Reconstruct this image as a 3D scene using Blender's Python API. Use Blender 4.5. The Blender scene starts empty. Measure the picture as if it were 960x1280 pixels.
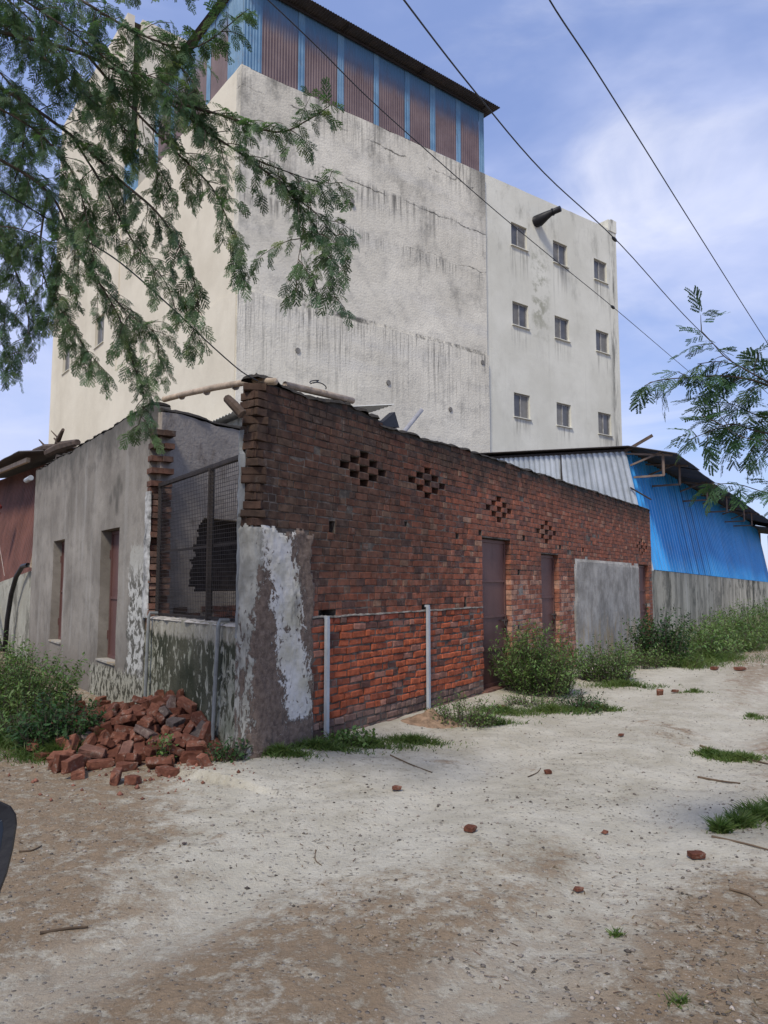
import bpy, bmesh, math, random
import numpy as np
from mathutils import Vector, Matrix, Euler, noise as mnoise

rad = math.radians
SC = bpy.context.scene
COL = SC.collection

# ------------------------------------------------------------------ camera, sky, sun, exposure
FOCAL = 924.0                                  # pixels, for the 960 x 1280 photograph
PITCH = math.atan(88.0 / FOCAL)
EYE = Vector((0, 0, 1.6))
cam = bpy.data.objects.new('camera', bpy.data.cameras.new('camera'))
COL.objects.link(cam)
cam.location = EYE
cam.rotation_euler = (rad(90) + PITCH, 0, 0)
cam.data.sensor_fit = 'VERTICAL'
cam.data.sensor_height = 36.0
cam.data.lens = 36.0 * FOCAL / 1280.0
cam.data.clip_start = 0.05
cam.data.clip_end = 2000
SC.camera = cam

SUN_AZ, SUN_EL = -162.0, 50.0                   # compass bearing (from +Y towards +X) and height of the sun
sun = bpy.data.objects.new('sun', bpy.data.lights.new('sun', 'SUN'))
COL.objects.link(sun)
sun.data.energy = 2.5
sun.data.angle = rad(11)
sun.data.color = (1.0, 0.93, 0.80)
sdir = Vector((math.sin(rad(SUN_AZ)) * math.cos(rad(SUN_EL)), math.cos(rad(SUN_AZ)) * math.cos(rad(SUN_EL)), math.sin(rad(SUN_EL))))
sun.rotation_euler = sdir.to_track_quat('Z', 'Y').to_euler()

world = bpy.data.worlds.new('World')
SC.world = world
world.use_nodes = True
wt = world.node_tree
wt.nodes.clear()
wo = wt.nodes.new('ShaderNodeOutputWorld')
bg = wt.nodes.new('ShaderNodeBackground')
sky = wt.nodes.new('ShaderNodeTexSky')
sky.sky_type = 'NISHITA'
sky.sun_disc = False
sky.sun_elevation = rad(SUN_EL)
sky.sun_rotation = rad(SUN_AZ)
sky.air_density = 1.0
sky.dust_density = 0.5
sky.ozone_density = 2.0
wc = wt.nodes.new('ShaderNodeTexCoord')
wm = wt.nodes.new('ShaderNodeMapping')
wm.inputs['Scale'].default_value = (1.0, 1.0, 2.6)
wm.inputs['Location'].default_value = (0.35, 0.1, 0.12)
wt.links.new(wc.outputs['Generated'], wm.inputs['Vector'])


def wnoise(scale, detail, dist, lo, hi, vec=None):
    n = wt.nodes.new('ShaderNodeTexNoise')
    n.inputs['Scale'].default_value = scale
    n.inputs['Detail'].default_value = detail
    n.inputs['Roughness'].default_value = 0.55
    n.inputs['Distortion'].default_value = dist
    wt.links.new(vec or wm.outputs['Vector'], n.inputs['Vector'])
    r = wt.nodes.new('ShaderNodeMapRange')
    r.interpolation_type = 'SMOOTHSTEP'
    r.inputs['From Min'].default_value = lo
    r.inputs['From Max'].default_value = hi
    wt.links.new(n.outputs['Fac'], r.inputs['Value'])
    return r.outputs['Result']


def wmix(f, a, b):
    m = wt.nodes.new('ShaderNodeMix')
    m.data_type = 'RGBA'
    for s, v in ((m.inputs[0], f), (m.inputs[6], a), (m.inputs[7], b)):
        if isinstance(v, (tuple, float)):
            s.default_value = v
        else:
            wt.links.new(v, s)
    return m.outputs[2]


SKY_TINT = wt.nodes.new('ShaderNodeMix')
SKY_TINT.data_type = 'RGBA'
SKY_TINT.blend_type = 'MULTIPLY'
SKY_TINT.inputs[0].default_value = 1.0
SKY_TINT.inputs[7].default_value = (1.02, 0.97, 1.06, 1)
wt.links.new(sky.outputs[0], SKY_TINT.inputs[6])
base = wmix(0.42, SKY_TINT.outputs[2], (3.5, 4.7, 8.9, 1))        # thin high veil
soft = wmix(wnoise(1.5, 6, 0.3, 0.40, 0.72), base, (5.0, 5.6, 8.0, 1))
puff = wmix(wnoise(2.6, 9, 0.5, 0.50, 0.92), soft, (7.8, 7.9, 8.8, 1))
wt.links.new(puff, bg.inputs['Color'])
bg.inputs['Strength'].default_value = 0.10
wt.links.new(bg.outputs[0], wo.inputs[0])

SC.view_settings.view_transform = 'Standard'
SC.view_settings.look = 'None'
SC.view_settings.gamma = 1.0
SC.view_settings.use_curve_mapping = False
SC.view_settings.exposure = 0.36
SC.cycles.max_bounces = 6
SC.cycles.transparent_max_bounces = 6


# ------------------------------------------------------------------ helpers: measuring
def at(px, py, dist):
    """world point seen at a photograph pixel, at a given distance in front of the camera"""
    c, s = math.cos(PITCH), math.sin(PITCH)
    d = Vector((0, c, s)) * FOCAL + Vector((1, 0, 0)) * (px - 480) + Vector((0, -s, c)) * (640 - py)
    return EYE + d * (dist / FOCAL)


class Frame:
    """a wall line on the ground: u metres along it, z up, w metres out of its face"""
    def __init__(s, ox, oy, az, side=1):
        a = rad(az)
        s.o = Vector((ox, oy, 0))
        s.d = Vector((math.sin(a), math.cos(a), 0))
        s.n = Vector((s.d.y, -s.d.x, 0)) * side

    def P(s, u, z=0.0, w=0.0):
        return s.o + s.d * u + s.n * w + Vector((0, 0, z))


def nz(x, y=0.0, z=0.0):
    return mnoise.noise(Vector((x, y, z)))


def fnz(x, y=0.0, z=0.0, o=4):
    return mnoise.fractal(Vector((x, y, z)), 1.0, 2.0, o)


# ------------------------------------------------------------------ helpers: meshes and objects
class MB:
    def __init__(s):
        s.v, s.f, s.uv, s.c = [], [], [], []

    def face(s, pts, uv=None, col=None):
        b = len(s.v)
        s.v.extend([tuple(p) for p in pts])
        s.f.append(tuple(range(b, b + len(pts))))
        s.uv.append(uv)
        s.c.append(col)

    def faces(s, pts, fs, uvs=None, col=None):
        b = len(s.v)
        s.v.extend([tuple(p) for p in pts])
        for f in fs:
            s.f.append(tuple(b + i for i in f))
            s.uv.append([uvs[i] for i in f] if uvs else None)
            s.c.append(col)

    def hexa(s, p, uv=None, col=None):
        """8 points: bottom ring 0-3, top ring 4-7"""
        s.faces(p, [(3, 2, 1, 0), (4, 5, 6, 7), (0, 1, 5, 4), (1, 2, 6, 5), (2, 3, 7, 6), (3, 0, 4, 7)], None, col)

    def fbox(s, fr, u0, u1, z0, z1, w0, w1, col=None):
        q = [fr.P(u, z, w) for z in (z0, z1) for (u, w) in ((u0, w1), (u1, w1), (u1, w0), (u0, w0))]
        uv = [(u, z) for z in (z0, z1) for (u, w) in ((u0, w1), (u1, w1), (u1 + (w1 - w0), w0), (u0 - (w1 - w0), w0))]
        s.faces(q, [(3, 2, 1, 0), (4, 5, 6, 7), (0, 1, 5, 4), (1, 2, 6, 5), (2, 3, 7, 6), (3, 0, 4, 7)], uv, col)

    def bar(s, a, b, w, h=None, col=None, up=(0, 0, 1)):
        a, b = Vector(a), Vector(b)
        h = h or w
        t = (b - a).normalized()
        x = t.cross(Vector(up))
        if x.length < 1e-4:
            x = t.cross(Vector((1, 0, 0)))
        x.normalize()
        y = x.cross(t)
        r = [x * w / 2 + y * h / 2, -x * w / 2 + y * h / 2, -x * w / 2 - y * h / 2, x * w / 2 - y * h / 2]
        s.hexa([a + q for q in r] + [b + q for q in r], None, col)

    def tube(s, path, r, n=6, col=None, cap=True):
        path = [Vector(p) for p in path]
        rs = r if isinstance(r, (list, tuple)) else [r] * len(path)
        base = len(s.v)
        x = None
        for i, p in enumerate(path):
            t = (path[min(i + 1, len(path) - 1)] - path[max(i - 1, 0)]).normalized()
            if x is None:
                x = t.orthogonal().normalized()
            x = (x - t * x.dot(t))
            x = x.normalized() if x.length > 1e-6 else t.orthogonal().normalized()
            y = t.cross(x)
            for k in range(n):
                a = 2 * math.pi * k / n
                s.v.append(tuple(p + (x * math.cos(a) + y * math.sin(a)) * rs[i]))
        for i in range(len(path) - 1):
            for k in range(n):
                a, b = base + i * n + k, base + i * n + (k + 1) % n
                s.f.append((a, b, b + n, a + n))
                s.uv.append(None)
                s.c.append(col)
        if cap:
            for o in (base, base + (len(path) - 1) * n):
                s.f.append(tuple(range(o, o + n)))
                s.uv.append(None)
                s.c.append(col)

    def build(s, name, mat, parent=None, smooth=False, loc=None):
        if parent is not None:
            org = ORG[parent.name]
        else:
            org = Vector(loc) if loc is not None else Vector((0, 0, 0))
        me = bpy.data.meshes.new(name)
        v = np.array(s.v, dtype=np.float32).reshape(-1, 3) - np.array(org, dtype=np.float32)
        me.from_pydata([tuple(p) for p in v.tolist()], [], s.f)
        if any(u is not None for u in s.uv):
            l = me.uv_layers.new(name='UVMap')
            buf = []
            for f, u in zip(s.f, s.uv):
                buf.extend([c for q in (u if u is not None else [(0, 0)] * len(f)) for c in q])
            l.data.foreach_set('uv', buf)
        if any(c is not None for c in s.c):
            ca = me.color_attributes.new('tint', 'FLOAT_COLOR', 'CORNER')
            buf = []
            for f, c in zip(s.f, s.c):
                c = c or (1, 1, 1)
                buf.extend([c[0], c[1], c[2], 1.0] * len(f))
            ca.data.foreach_set('color', buf)
        me.materials.append(mat)
        if smooth:
            me.polygons.foreach_set('use_smooth', [True] * len(me.polygons))
        me.update()
        o = bpy.data.objects.new(name, me)
        COL.objects.link(o)
        if parent is not None:
            o.parent = parent
            ORG[o.name] = org
        else:
            o.location = org
            ORG[o.name] = org
        return o


ORG = {}


def tag(o, label=None, cat=None, group=None, kind=None):
    if label:
        o['label'] = label
    if cat:
        o['category'] = cat
    if group:
        o['group'] = group
    if kind:
        o['kind'] = kind
    return o


def thing(name, label, cat, loc, group=None):
    o = bpy.data.objects.new(name, None)
    o.empty_display_size = 0.2
    COL.objects.link(o)
    o.location = loc
    ORG[o.name] = Vector(loc)
    return tag(o, label, cat, group)


def cellwall(mb, fr, u0, u1, z0, z1, w=0.0, thick=0.23, holes=(), du=None, dz=None, top=None, wf=None, sgn=1, back=True, flip=1):
    """a wall slab with recesses: holes = (ua, ub, za, zb, depth)"""
    us, zs = {round(u0, 4), round(u1, 4)}, {round(z0, 4), round(z1, 4)}
    for h in holes:
        us |= {round(h[0], 4), round(h[1], 4)}
        zs |= {round(h[2], 4), round(h[3], 4)}
    if du:
        us |= {round(u0 + i * du, 4) for i in range(1, int((u1 - u0) / du))}
    if dz:
        zs |= {round(z0 + i * dz, 4) for i in range(1, int((z1 - z0) / dz))}
    us = sorted(u for u in us if u0 - 1e-6 <= u <= u1 + 1e-6)
    zs = sorted(z for z in zs if z0 - 1e-6 <= z <= z1 + 1e-6)
    nu, nzc = len(us), len(zs)

    def pt(i, j, d=0.0):
        u, z = us[i], zs[j]
        zz = z + (top(u) if (top and j == nzc - 1) else 0.0)
        return fr.P(u, zz, w + (wf(u, z) if (wf and d == 0) else 0.0) - d)

    dep = np.zeros((nu - 1, nzc - 1))
    for i in range(nu - 1):
        for j in range(nzc - 1):
            cu, cz = (us[i] + us[i + 1]) / 2, (zs[j] + zs[j + 1]) / 2
            for h in holes:
                if h[0] < cu < h[1] and h[2] < cz < h[3]:
                    dep[i, j] = h[4]
    fu = lambda i: sgn * us[i]
    for i in range(nu - 1):
        for j in range(nzc - 1):
            d = dep[i, j]
            ij = [(i, j), (i + 1, j), (i + 1, j + 1), (i, j + 1)]
            mb.face([pt(a, b, d) for a, b in ij], [(fu(a), zs[b]) for a, b in ij])
            for (di, dj, a, b) in ((-1, 0, 0, 3), (1, 0, 1, 2), (0, -1, 0, 1), (0, 1, 3, 2)):
                ii, jj = i + di, j + dj
                d2 = dep[ii, jj] if (0 <= ii < nu - 1 and 0 <= jj < nzc - 1) else 0.0
                if d > d2 + 1e-6:
                    A, B = ij[a], ij[b]
                    mb.face([pt(*A, d2), pt(*B, d2), pt(*B, d), pt(*A, d)],
                            [(fu(A[0]), zs[A[1]]), (fu(B[0]), zs[B[1]]), (fu(B[0]) + d, zs[B[1]] + d * .3), (fu(A[0]) + d, zs[A[1]] + d * .3)])
    if back:
        # top, ends and back
        for i in range(nu - 1):
            a, b = pt(i, nzc - 1), pt(i + 1, nzc - 1)
            o = fr.n * -thick
            mb.face([a, b, b + o, a + o], [(fu(i), z1), (fu(i + 1), z1), (fu(i + 1), z1 + thick), (fu(i), z1 + thick)])
        for uu, e in ((u0, -1), (u1, 1)):
            t = z1 + (top(uu) if top else 0)
            mb.face([fr.P(uu, z0, w), fr.P(uu, z0, w - thick), fr.P(uu, t, w - thick), fr.P(uu, t, w)],
                    [(sgn * uu, z0), (sgn * (uu + e * thick), z0), (sgn * (uu + e * thick), z1), (sgn * uu, z1)])
        mb.face([fr.P(u0, z0, w - thick), fr.P(u1, z0, w - thick), fr.P(u1, z1, w - thick), fr.P(u0, z1, w - thick)],
                [(sgn * u0, z0), (sgn * u1, z0), (sgn * u1, z1), (sgn * u0, z1)])


def corrugated(mb, fp, u0, u1, pitch=0.12, amp=0.012, rows=((0, 0), (1, 1)), box=False, skin=0.004):
    """fp(u, t, out) -> point; ribs run along t; two skins make a thin sheet"""
    n = max(2, int(round((u1 - u0) / pitch)))
    prof = [(0, 0), (.66, 0), (.74, 1), (.92, 1)] if box == 'rib' else [(0, 0), (.25, 1), (.5, 1), (.75, 0)] if box else [(0, 0), (.17, .5), (.33, .93), (.5, 1), (.67, .93), (.83, .5)]
    us, am = [], []
    for k in range(n):
        for a, b in prof:
            us.append(u0 + (k + a) * (u1 - u0) / n)
            am.append(b * amp)
    us.append(u1)
    am.append(0)
    ts = [r for r in rows]
    for off in (0.0, -skin):
        for j in range(len(ts) - 1):
            for i in range(len(us) - 1):
                q = [(i, j), (i + 1, j), (i + 1, j + 1), (i, j + 1)]
                mb.face([fp(us[a], ts[b], am[a] + off) for a, b in q], [(us[a], ts[b]) for a, b in q])


# ------------------------------------------------------------------ helpers: materials
class G:
    def __init__(s, name):
        s.m = bpy.data.materials.new(name)
        s.m.use_nodes = True
        s.t = s.m.node_tree
        s.t.nodes.clear()
        s.out = s.t.nodes.new('ShaderNodeOutputMaterial')
        s.b = s.t.nodes.new('ShaderNodeBsdfPrincipled')
        s.t.links.new(s.b.outputs[0], s.out.inputs[0])

    def put(s, sock, v):
        if v is None:
            return
        if isinstance(v, bpy.types.NodeSocket):
            s.t.links.new(v, sock)
        elif isinstance(v, (tuple, list)):
            sock.default_value = tuple(v) + (1.0,) if (len(v) == 3 and sock.type == 'RGBA') else tuple(v)
        else:
            sock.default_value = v

    def co(s, k='UV'):
        if not hasattr(s, 'tc'):
            s.tc = s.t.nodes.new('ShaderNodeTexCoord')
        return s.tc.outputs[k]

    def map(s, v, sc=(1, 1, 1), loc=(0, 0, 0), rot=(0, 0, 0)):
        n = s.t.nodes.new('ShaderNodeMapping')
        s.put(n.inputs['Vector'], v)
        n.inputs['Scale'].default_value = sc
        n.inputs['Location'].default_value = loc
        n.inputs['Rotation'].default_value = rot
        return n.outputs[0]

    def noise(s, v, scale, detail=5, rough=.55, dist=0.0, col=False):
        n = s.t.nodes.new('ShaderNodeTexNoise')
        s.put(n.inputs['Vector'], v)
        n.inputs['Scale'].default_value = scale
        n.inputs['Detail'].default_value = detail
        n.inputs['Roughness'].default_value = rough
        n.inputs['Distortion'].default_value = dist
        return n.outputs['Color' if col else 'Fac']

    def vor(s, v, scale, out='Distance', feature='F1', rnd=1.0):
        n = s.t.nodes.new('ShaderNodeTexVoronoi')
        n.feature = feature
        s.put(n.inputs['Vector'], v)
        n.inputs['Scale'].default_value = scale
        n.inputs['Randomness'].default_value = rnd
        return n.outputs[out]

    def mth(s, op, a, b=None, c=None, clamp=False):
        n = s.t.nodes.new('ShaderNodeMath')
        n.operation = op
        n.use_clamp = clamp
        s.put(n.inputs[0], a)
        s.put(n.inputs[1], b)
        s.put(n.inputs[2], c)
        return n.outputs[0]

    def add(s, a, b): return s.mth('ADD', a, b)
    def sub(s, a, b): return s.mth('SUBTRACT', a, b)
    def mul(s, a, b): return s.mth('MULTIPLY', a, b)
    def mx(s, a, b): return s.mth('MAXIMUM', a, b)
    def mn(s, a, b): return s.mth('MINIMUM', a, b)

    def ss(s, v, lo, hi):
        """smoothstep of v between lo and hi (lo > hi turns it round)"""
        n = s.t.nodes.new('ShaderNodeMapRange')
        n.interpolation_type = 'SMOOTHSTEP'
        a, b, x, y = (lo, hi, 0, 1) if lo < hi else (hi, lo, 1, 0)
        s.put(n.inputs['Value'], v)
        n.inputs['From Min'].default_value = a
        n.inputs['From Max'].default_value = b
        n.inputs['To Min'].default_value = x
        n.inputs['To Max'].default_value = y
        return n.outputs[0]

    def mix(s, f, a, b, mode='MIX'):
        n = s.t.nodes.new('ShaderNodeMix')
        n.data_type = 'RGBA'
        n.blend_type = mode
        s.put(n.inputs[0], f)
        s.put(n.inputs[6], a)
        s.put(n.inputs[7], b)
        return n.outputs[2]

    def grey(s, f):
        n = s.t.nodes.new('ShaderNodeCombineColor')
        for i in range(3):
            s.put(n.inputs[i], f)
        return n.outputs[0]

    def sep(s, v):
        n = s.t.nodes.new('ShaderNodeSeparateXYZ')
        s.put(n.inputs[0], v)
        return n.outputs

    def tint(s, name='tint'):
        n = s.t.nodes.new('ShaderNodeVertexColor')
        n.layer_name = name
        return n.outputs[0]

    def rnd(s):
        return s.t.nodes.new('ShaderNodeObjectInfo').outputs['Random']

    def bump(s, h, dist=.01, strength=1.0, nrm=None):
        n = s.t.nodes.new('ShaderNodeBump')
        n.inputs['Strength'].default_value = strength
        n.inputs['Distance'].default_value = dist
        s.put(n.inputs['Height'], h)
        s.put(n.inputs['Normal'], nrm)
        return n.outputs[0]

    def done(s, col, rough=.85, nrm=None, metal=0.0, spec=.3, **k):
        s.put(s.b.inputs['Base Color'], col)
        s.put(s.b.inputs['Roughness'], rough)
        s.put(s.b.inputs['Normal'], nrm)
        s.put(s.b.inputs['Metallic'], metal)
        s.put(s.b.inputs['Specular IOR Level'], spec)
        for a, b in k.items():
            s.put(s.b.inputs[a], b)
        return s.m


def m_plain(name, col, rough=.7, metal=0.0, var=.25, scale=6.0, spec=.3):
    g = G(name)
    o = g.co('Object')
    n = g.noise(o, scale, 6, .65)
    c = g.mix(g.ss(n, .3, .7), tuple(x * (1 - var) for x in col), tuple(x * (1 + var) for x in col))
    return g.done(c, rough, g.bump(g.noise(o, scale * 6, 4), .003, .5), metal, spec)


def m_concrete():
    """raw shuttered concrete of the tall block, stained below its day joints"""
    g = G('stained_concrete')
    uv = g.co()
    u, z, _ = g.sep(uv)
    big = g.noise(uv, .35, 6, .6)
    mid = g.noise(uv, 2.2, 8, .65)
    c = g.mix(g.ss(big, .3, .7), (.57, .535, .445), (.72, .68, .575))
    c = g.mix(g.mul(g.ss(mid, .46, .72), .45), c, (.30, .29, .26))
    bandn = g.noise(g.map(uv, (.12, 1.1, 1)), 1.3, 3, .5)
    c = g.mix(g.mul(g.ss(bandn, .5, .75), .4), c, (.56, .545, .50))
    st = g.noise(g.map(uv, (7, .22, 1)), 1.0, 6, .7)
    st2 = g.noise(g.map(uv, (16, .5, 1), (3, 1, 0)), 1.0, 4, .6)
    gate = None
    for zz, ln in ((10.05, 3.6), (17.2, 2.0), (14.9, 1.6), (13.2, .8)):
        d = g.sub(zz, z)
        f = g.mul(g.ss(d, -.05, .1), g.ss(d, ln, .1))
        gate = f if gate is None else g.mx(gate, f)
    gate = g.mul(gate, g.ss(g.noise(uv, .5, 3), .3, .62))
    streak = g.mul(g.mx(g.ss(st, .50, .62), g.mul(g.ss(st2, .53, .64), .85)), gate)
    c = g.mix(g.mul(streak, .82), c, (.085, .083, .075))
    grime = g.mul(g.ss(g.noise(g.map(uv, (1, .55, 1), (5, 2, 0)), .9, 7, .7), .5, .72), g.ss(z, 12.5, 16.6))
    c = g.mix(g.mul(grime, .75), c, (.12, .115, .10))
    c = g.mix(g.mul(g.ss(u, -2.6, -1.75), g.mul(g.ss(z, 14.5, 17), .75)), c, (.13, .125, .11))
    smud = g.mul(g.ss(g.noise(g.map(uv, (.8, .45, 1), (1.7, 6.3, 0)), .8, 7, .7), .52, .70), g.ss(z, 10.3, 12.5))
    c = g.mix(g.mul(smud, .6), c, (.15, .145, .13))
    # day joints: ragged thin cracks; the wide ledge line has its shadow painted in
    wob = g.mul(g.sub(g.noise(uv, 1.1, 6, .7), .5), .5)
    jn = None
    for zz, th in ((16.35, .022), (14.75, .02), (13.2, .012), (10.07, .085)):
        d = g.mth('ABSOLUTE', g.sub(g.add(z, wob if zz > 10.5 else g.mul(wob, .3)), zz))
        f = g.mul(g.ss(d, th * 1.6, th * .4), g.ss(g.noise(g.map(uv, (.8, .3, 1), (zz * 3.1, zz, 0)), .8, 7, .75), .46, .60))
        jn = f if jn is None else g.mx(jn, f)
    c = g.mix(g.mul(jn, .85), c, (.06, .058, .05))
    h = g.add(g.mul(mid, .6), g.sub(g.noise(uv, 14, 5), g.mul(jn, 1.5)))
    return g.done(c, .92, g.bump(h, .03, .6), 0, .15)


def m_limewash(name, lo, hi, dirt=.7):
    """painted render of the tall block, going dirty under the parapet and round the windows"""
    g = G(name)
    uv = g.co()
    u, z, _ = g.sep(uv)
    c = g.mix(g.ss(g.noise(uv, .4, 5, .6), .3, .7), lo, hi)
    blot = g.ss(g.noise(g.map(uv, (1.2, .45, 1), (7, 3, 0)), .8, 8, .72), .5, .75)
    zg = g.add(.25, g.mul(g.ss(z, 12.0, 17.2), .75))
    c = g.mix(g.mul(g.mul(blot, zg), dirt), c, (.16, .155, .125))
    st = g.ss(g.noise(g.map(uv, (5, .12, 1), (1, 9, 0)), 1.0, 6, .7), .56, .72)
    c = g.mix(g.mul(g.mul(st, zg), dirt * .6), c, (.15, .14, .12))
    c = g.mix(g.mul(g.mul(g.ss(g.noise(g.map(uv, (3, .35, 1), (0, 4, 0)), 1, 6, .7), .44, .62), g.mul(g.ss(u, 6.2, 6.6), g.ss(u, 6.98, 6.7))), .8), c, (.11, .11, .10))
    moss = g.mul(g.ss(g.noise(uv, 1.6, 7, .7), .45, .62), g.mul(g.mul(g.ss(u, .95, 1.3), g.ss(u, 2.6, 1.7)), g.mul(g.ss(z, 10.6, 12.6), g.ss(z, 16.4, 14.2))))
    c = g.mix(g.mul(moss, .6), c, (.15, .15, .085))
    if name == 'dirty_whitewash':
        wu = wz = None
        for uc in (.42, 2.98, 5.76):
            f = g.ss(g.mth('ABSOLUTE', g.sub(u, uc)), .62, .42)
            wu = f if wu is None else g.mx(wu, f)
        for zc, ln in ((14.84, 1.7), (11.60, 1.2), (7.94, .9)):
            f = g.mul(g.ss(g.sub(zc, z), -.02, .05), g.ss(g.sub(zc, z), ln, .1))
            wz = f if wz is None else g.mx(wz, f)
        dr = g.mul(g.mul(wu, wz), g.ss(g.noise(g.map(uv, (8, .3, 1), (2, 7, 0)), 1, 6, .7), .45, .62))
        c = g.mix(g.mul(dr, .55), c, (.17, .16, .135))
    h = g.add(g.noise(uv, 3, 6, .6), g.mul(g.noise(uv, 18, 4), .4))
    return g.done(c, .9, g.bump(h, .02, .5), 0, .2)


def m_brick():
    g = G('old_brickwork')
    uv = g.co()
    o = g.co('Object')
    u, z, _ = g.sep(uv)
    t = g.tint()
    n1 = g.noise(o, 9, 6, .65)
    n2 = g.noise(o, 45, 5, .7)
    c = g.mix(.8, t, g.mix(g.ss(n1, .3, .72), g.mix(1, t, (.5, .5, .52), 'MULTIPLY'), g.mix(1, t, (1.3, 1.25, 1.2), 'MULTIPLY')))
    c = g.mix(g.mul(g.ss(n2, .52, .75), .45), c, (.11, .09, .08))
    # soot and algae: black under the top edge, blotchy elsewhere
    so = g.noise(g.map(uv, (1.0, .5, 1)), 1.5, 8, .7)
    topm = g.ss(g.add(z, g.mul(g.sub(so, .5), 1.3)), 2.72, 3.36)
    drip = g.mul(g.ss(g.noise(g.map(uv, (4.5, .3, 1)), 1, 5, .6), .5, .68), g.ss(z, 2.2, 3.3))
    left = g.mul(g.ss(g.add(u, g.mul(g.sub(so, .5), 3.0)), 5.2, .9), g.ss(g.add(z, g.mul(g.sub(so, .5), 1.2)), 1.0, 2.1))
    left = g.mx(left, g.mul(g.ss(u, .75, .35), 1.12))
    soot = g.mx(g.mx(g.mul(topm, .86), g.mul(drip, .6)), g.mul(left, .80))
    panel = g.mul(g.mul(g.ss(u, .95, 1.2), g.ss(u, 4.75, 4.4)), g.ss(z, 1.27, 1.22))
    soot = g.mx(soot, g.mul(g.ss(so, .46, .68), g.add(.25, g.mul(g.ss(u, 6.0, 2.5), .40))))
    sm_ = g.noise(o, 16, 8, .78, .6)
    c = g.mix(g.mul(g.ss(sm_, .50, .62), g.mul(g.sub(1, panel), .48)), c, g.mix(g.ss(n1, .3, .7), (.095, .072, .055), (.20, .16, .12)))
    soot = g.mul(soot, g.sub(1, g.mul(panel, .8)))
    c = g.mix(soot, c, g.mix(g.ss(n1, .3, .7), (.036, .026, .020), (.082, .058, .043)))
    # salts and mortar smears
    ef = g.ss(g.noise(o, 5.5, 8, .75), .55, .72)
    efz = g.mul(g.mul(g.ss(u, 4.0, 5.0), g.ss(u, 9.2, 8.2)), g.ss(g.add(z, g.mul(g.sub(so, .5), .8)), 1.85, 1.2))
    c = g.mix(g.mul(ef, g.add(.20, g.mul(efz, .6))), c, (.43, .40, .36))
    h = g.add(g.mul(n2, .6), g.noise(o, 130, 3))
    return g.done(c, .93, g.bump(h, .006, .7), 0, .15)


def m_mortar():
    g = G('old_mortar')
    o = g.co('Object')
    uv = g.co()
    u, z, _ = g.sep(uv)
    n = g.noise(o, 6, 7, .7)
    c = g.mix(g.ss(n, .35, .68), (.06, .052, .046), (.19, .165, .14))
    so = g.noise(g.map(uv, (1.0, .5, 1)), 1.5, 8, .7)
    c = g.mix(g.mul(g.ss(g.add(z, g.mul(g.sub(so, .5), 1.5)), 2.8, 3.4), .8), c, (.03, .028, .025))
    lite = g.mul(g.mul(g.ss(u, 4.0, 5.2), g.ss(z, 1.9, 1.3)), g.ss(n, .3, .55))
    c = g.mix(g.mul(lite, .6), c, (.33, .31, .28))
    return g.done(c, .95, g.bump(g.noise(o, 60, 6, .7), .012, .9), 0, .1)


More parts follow.
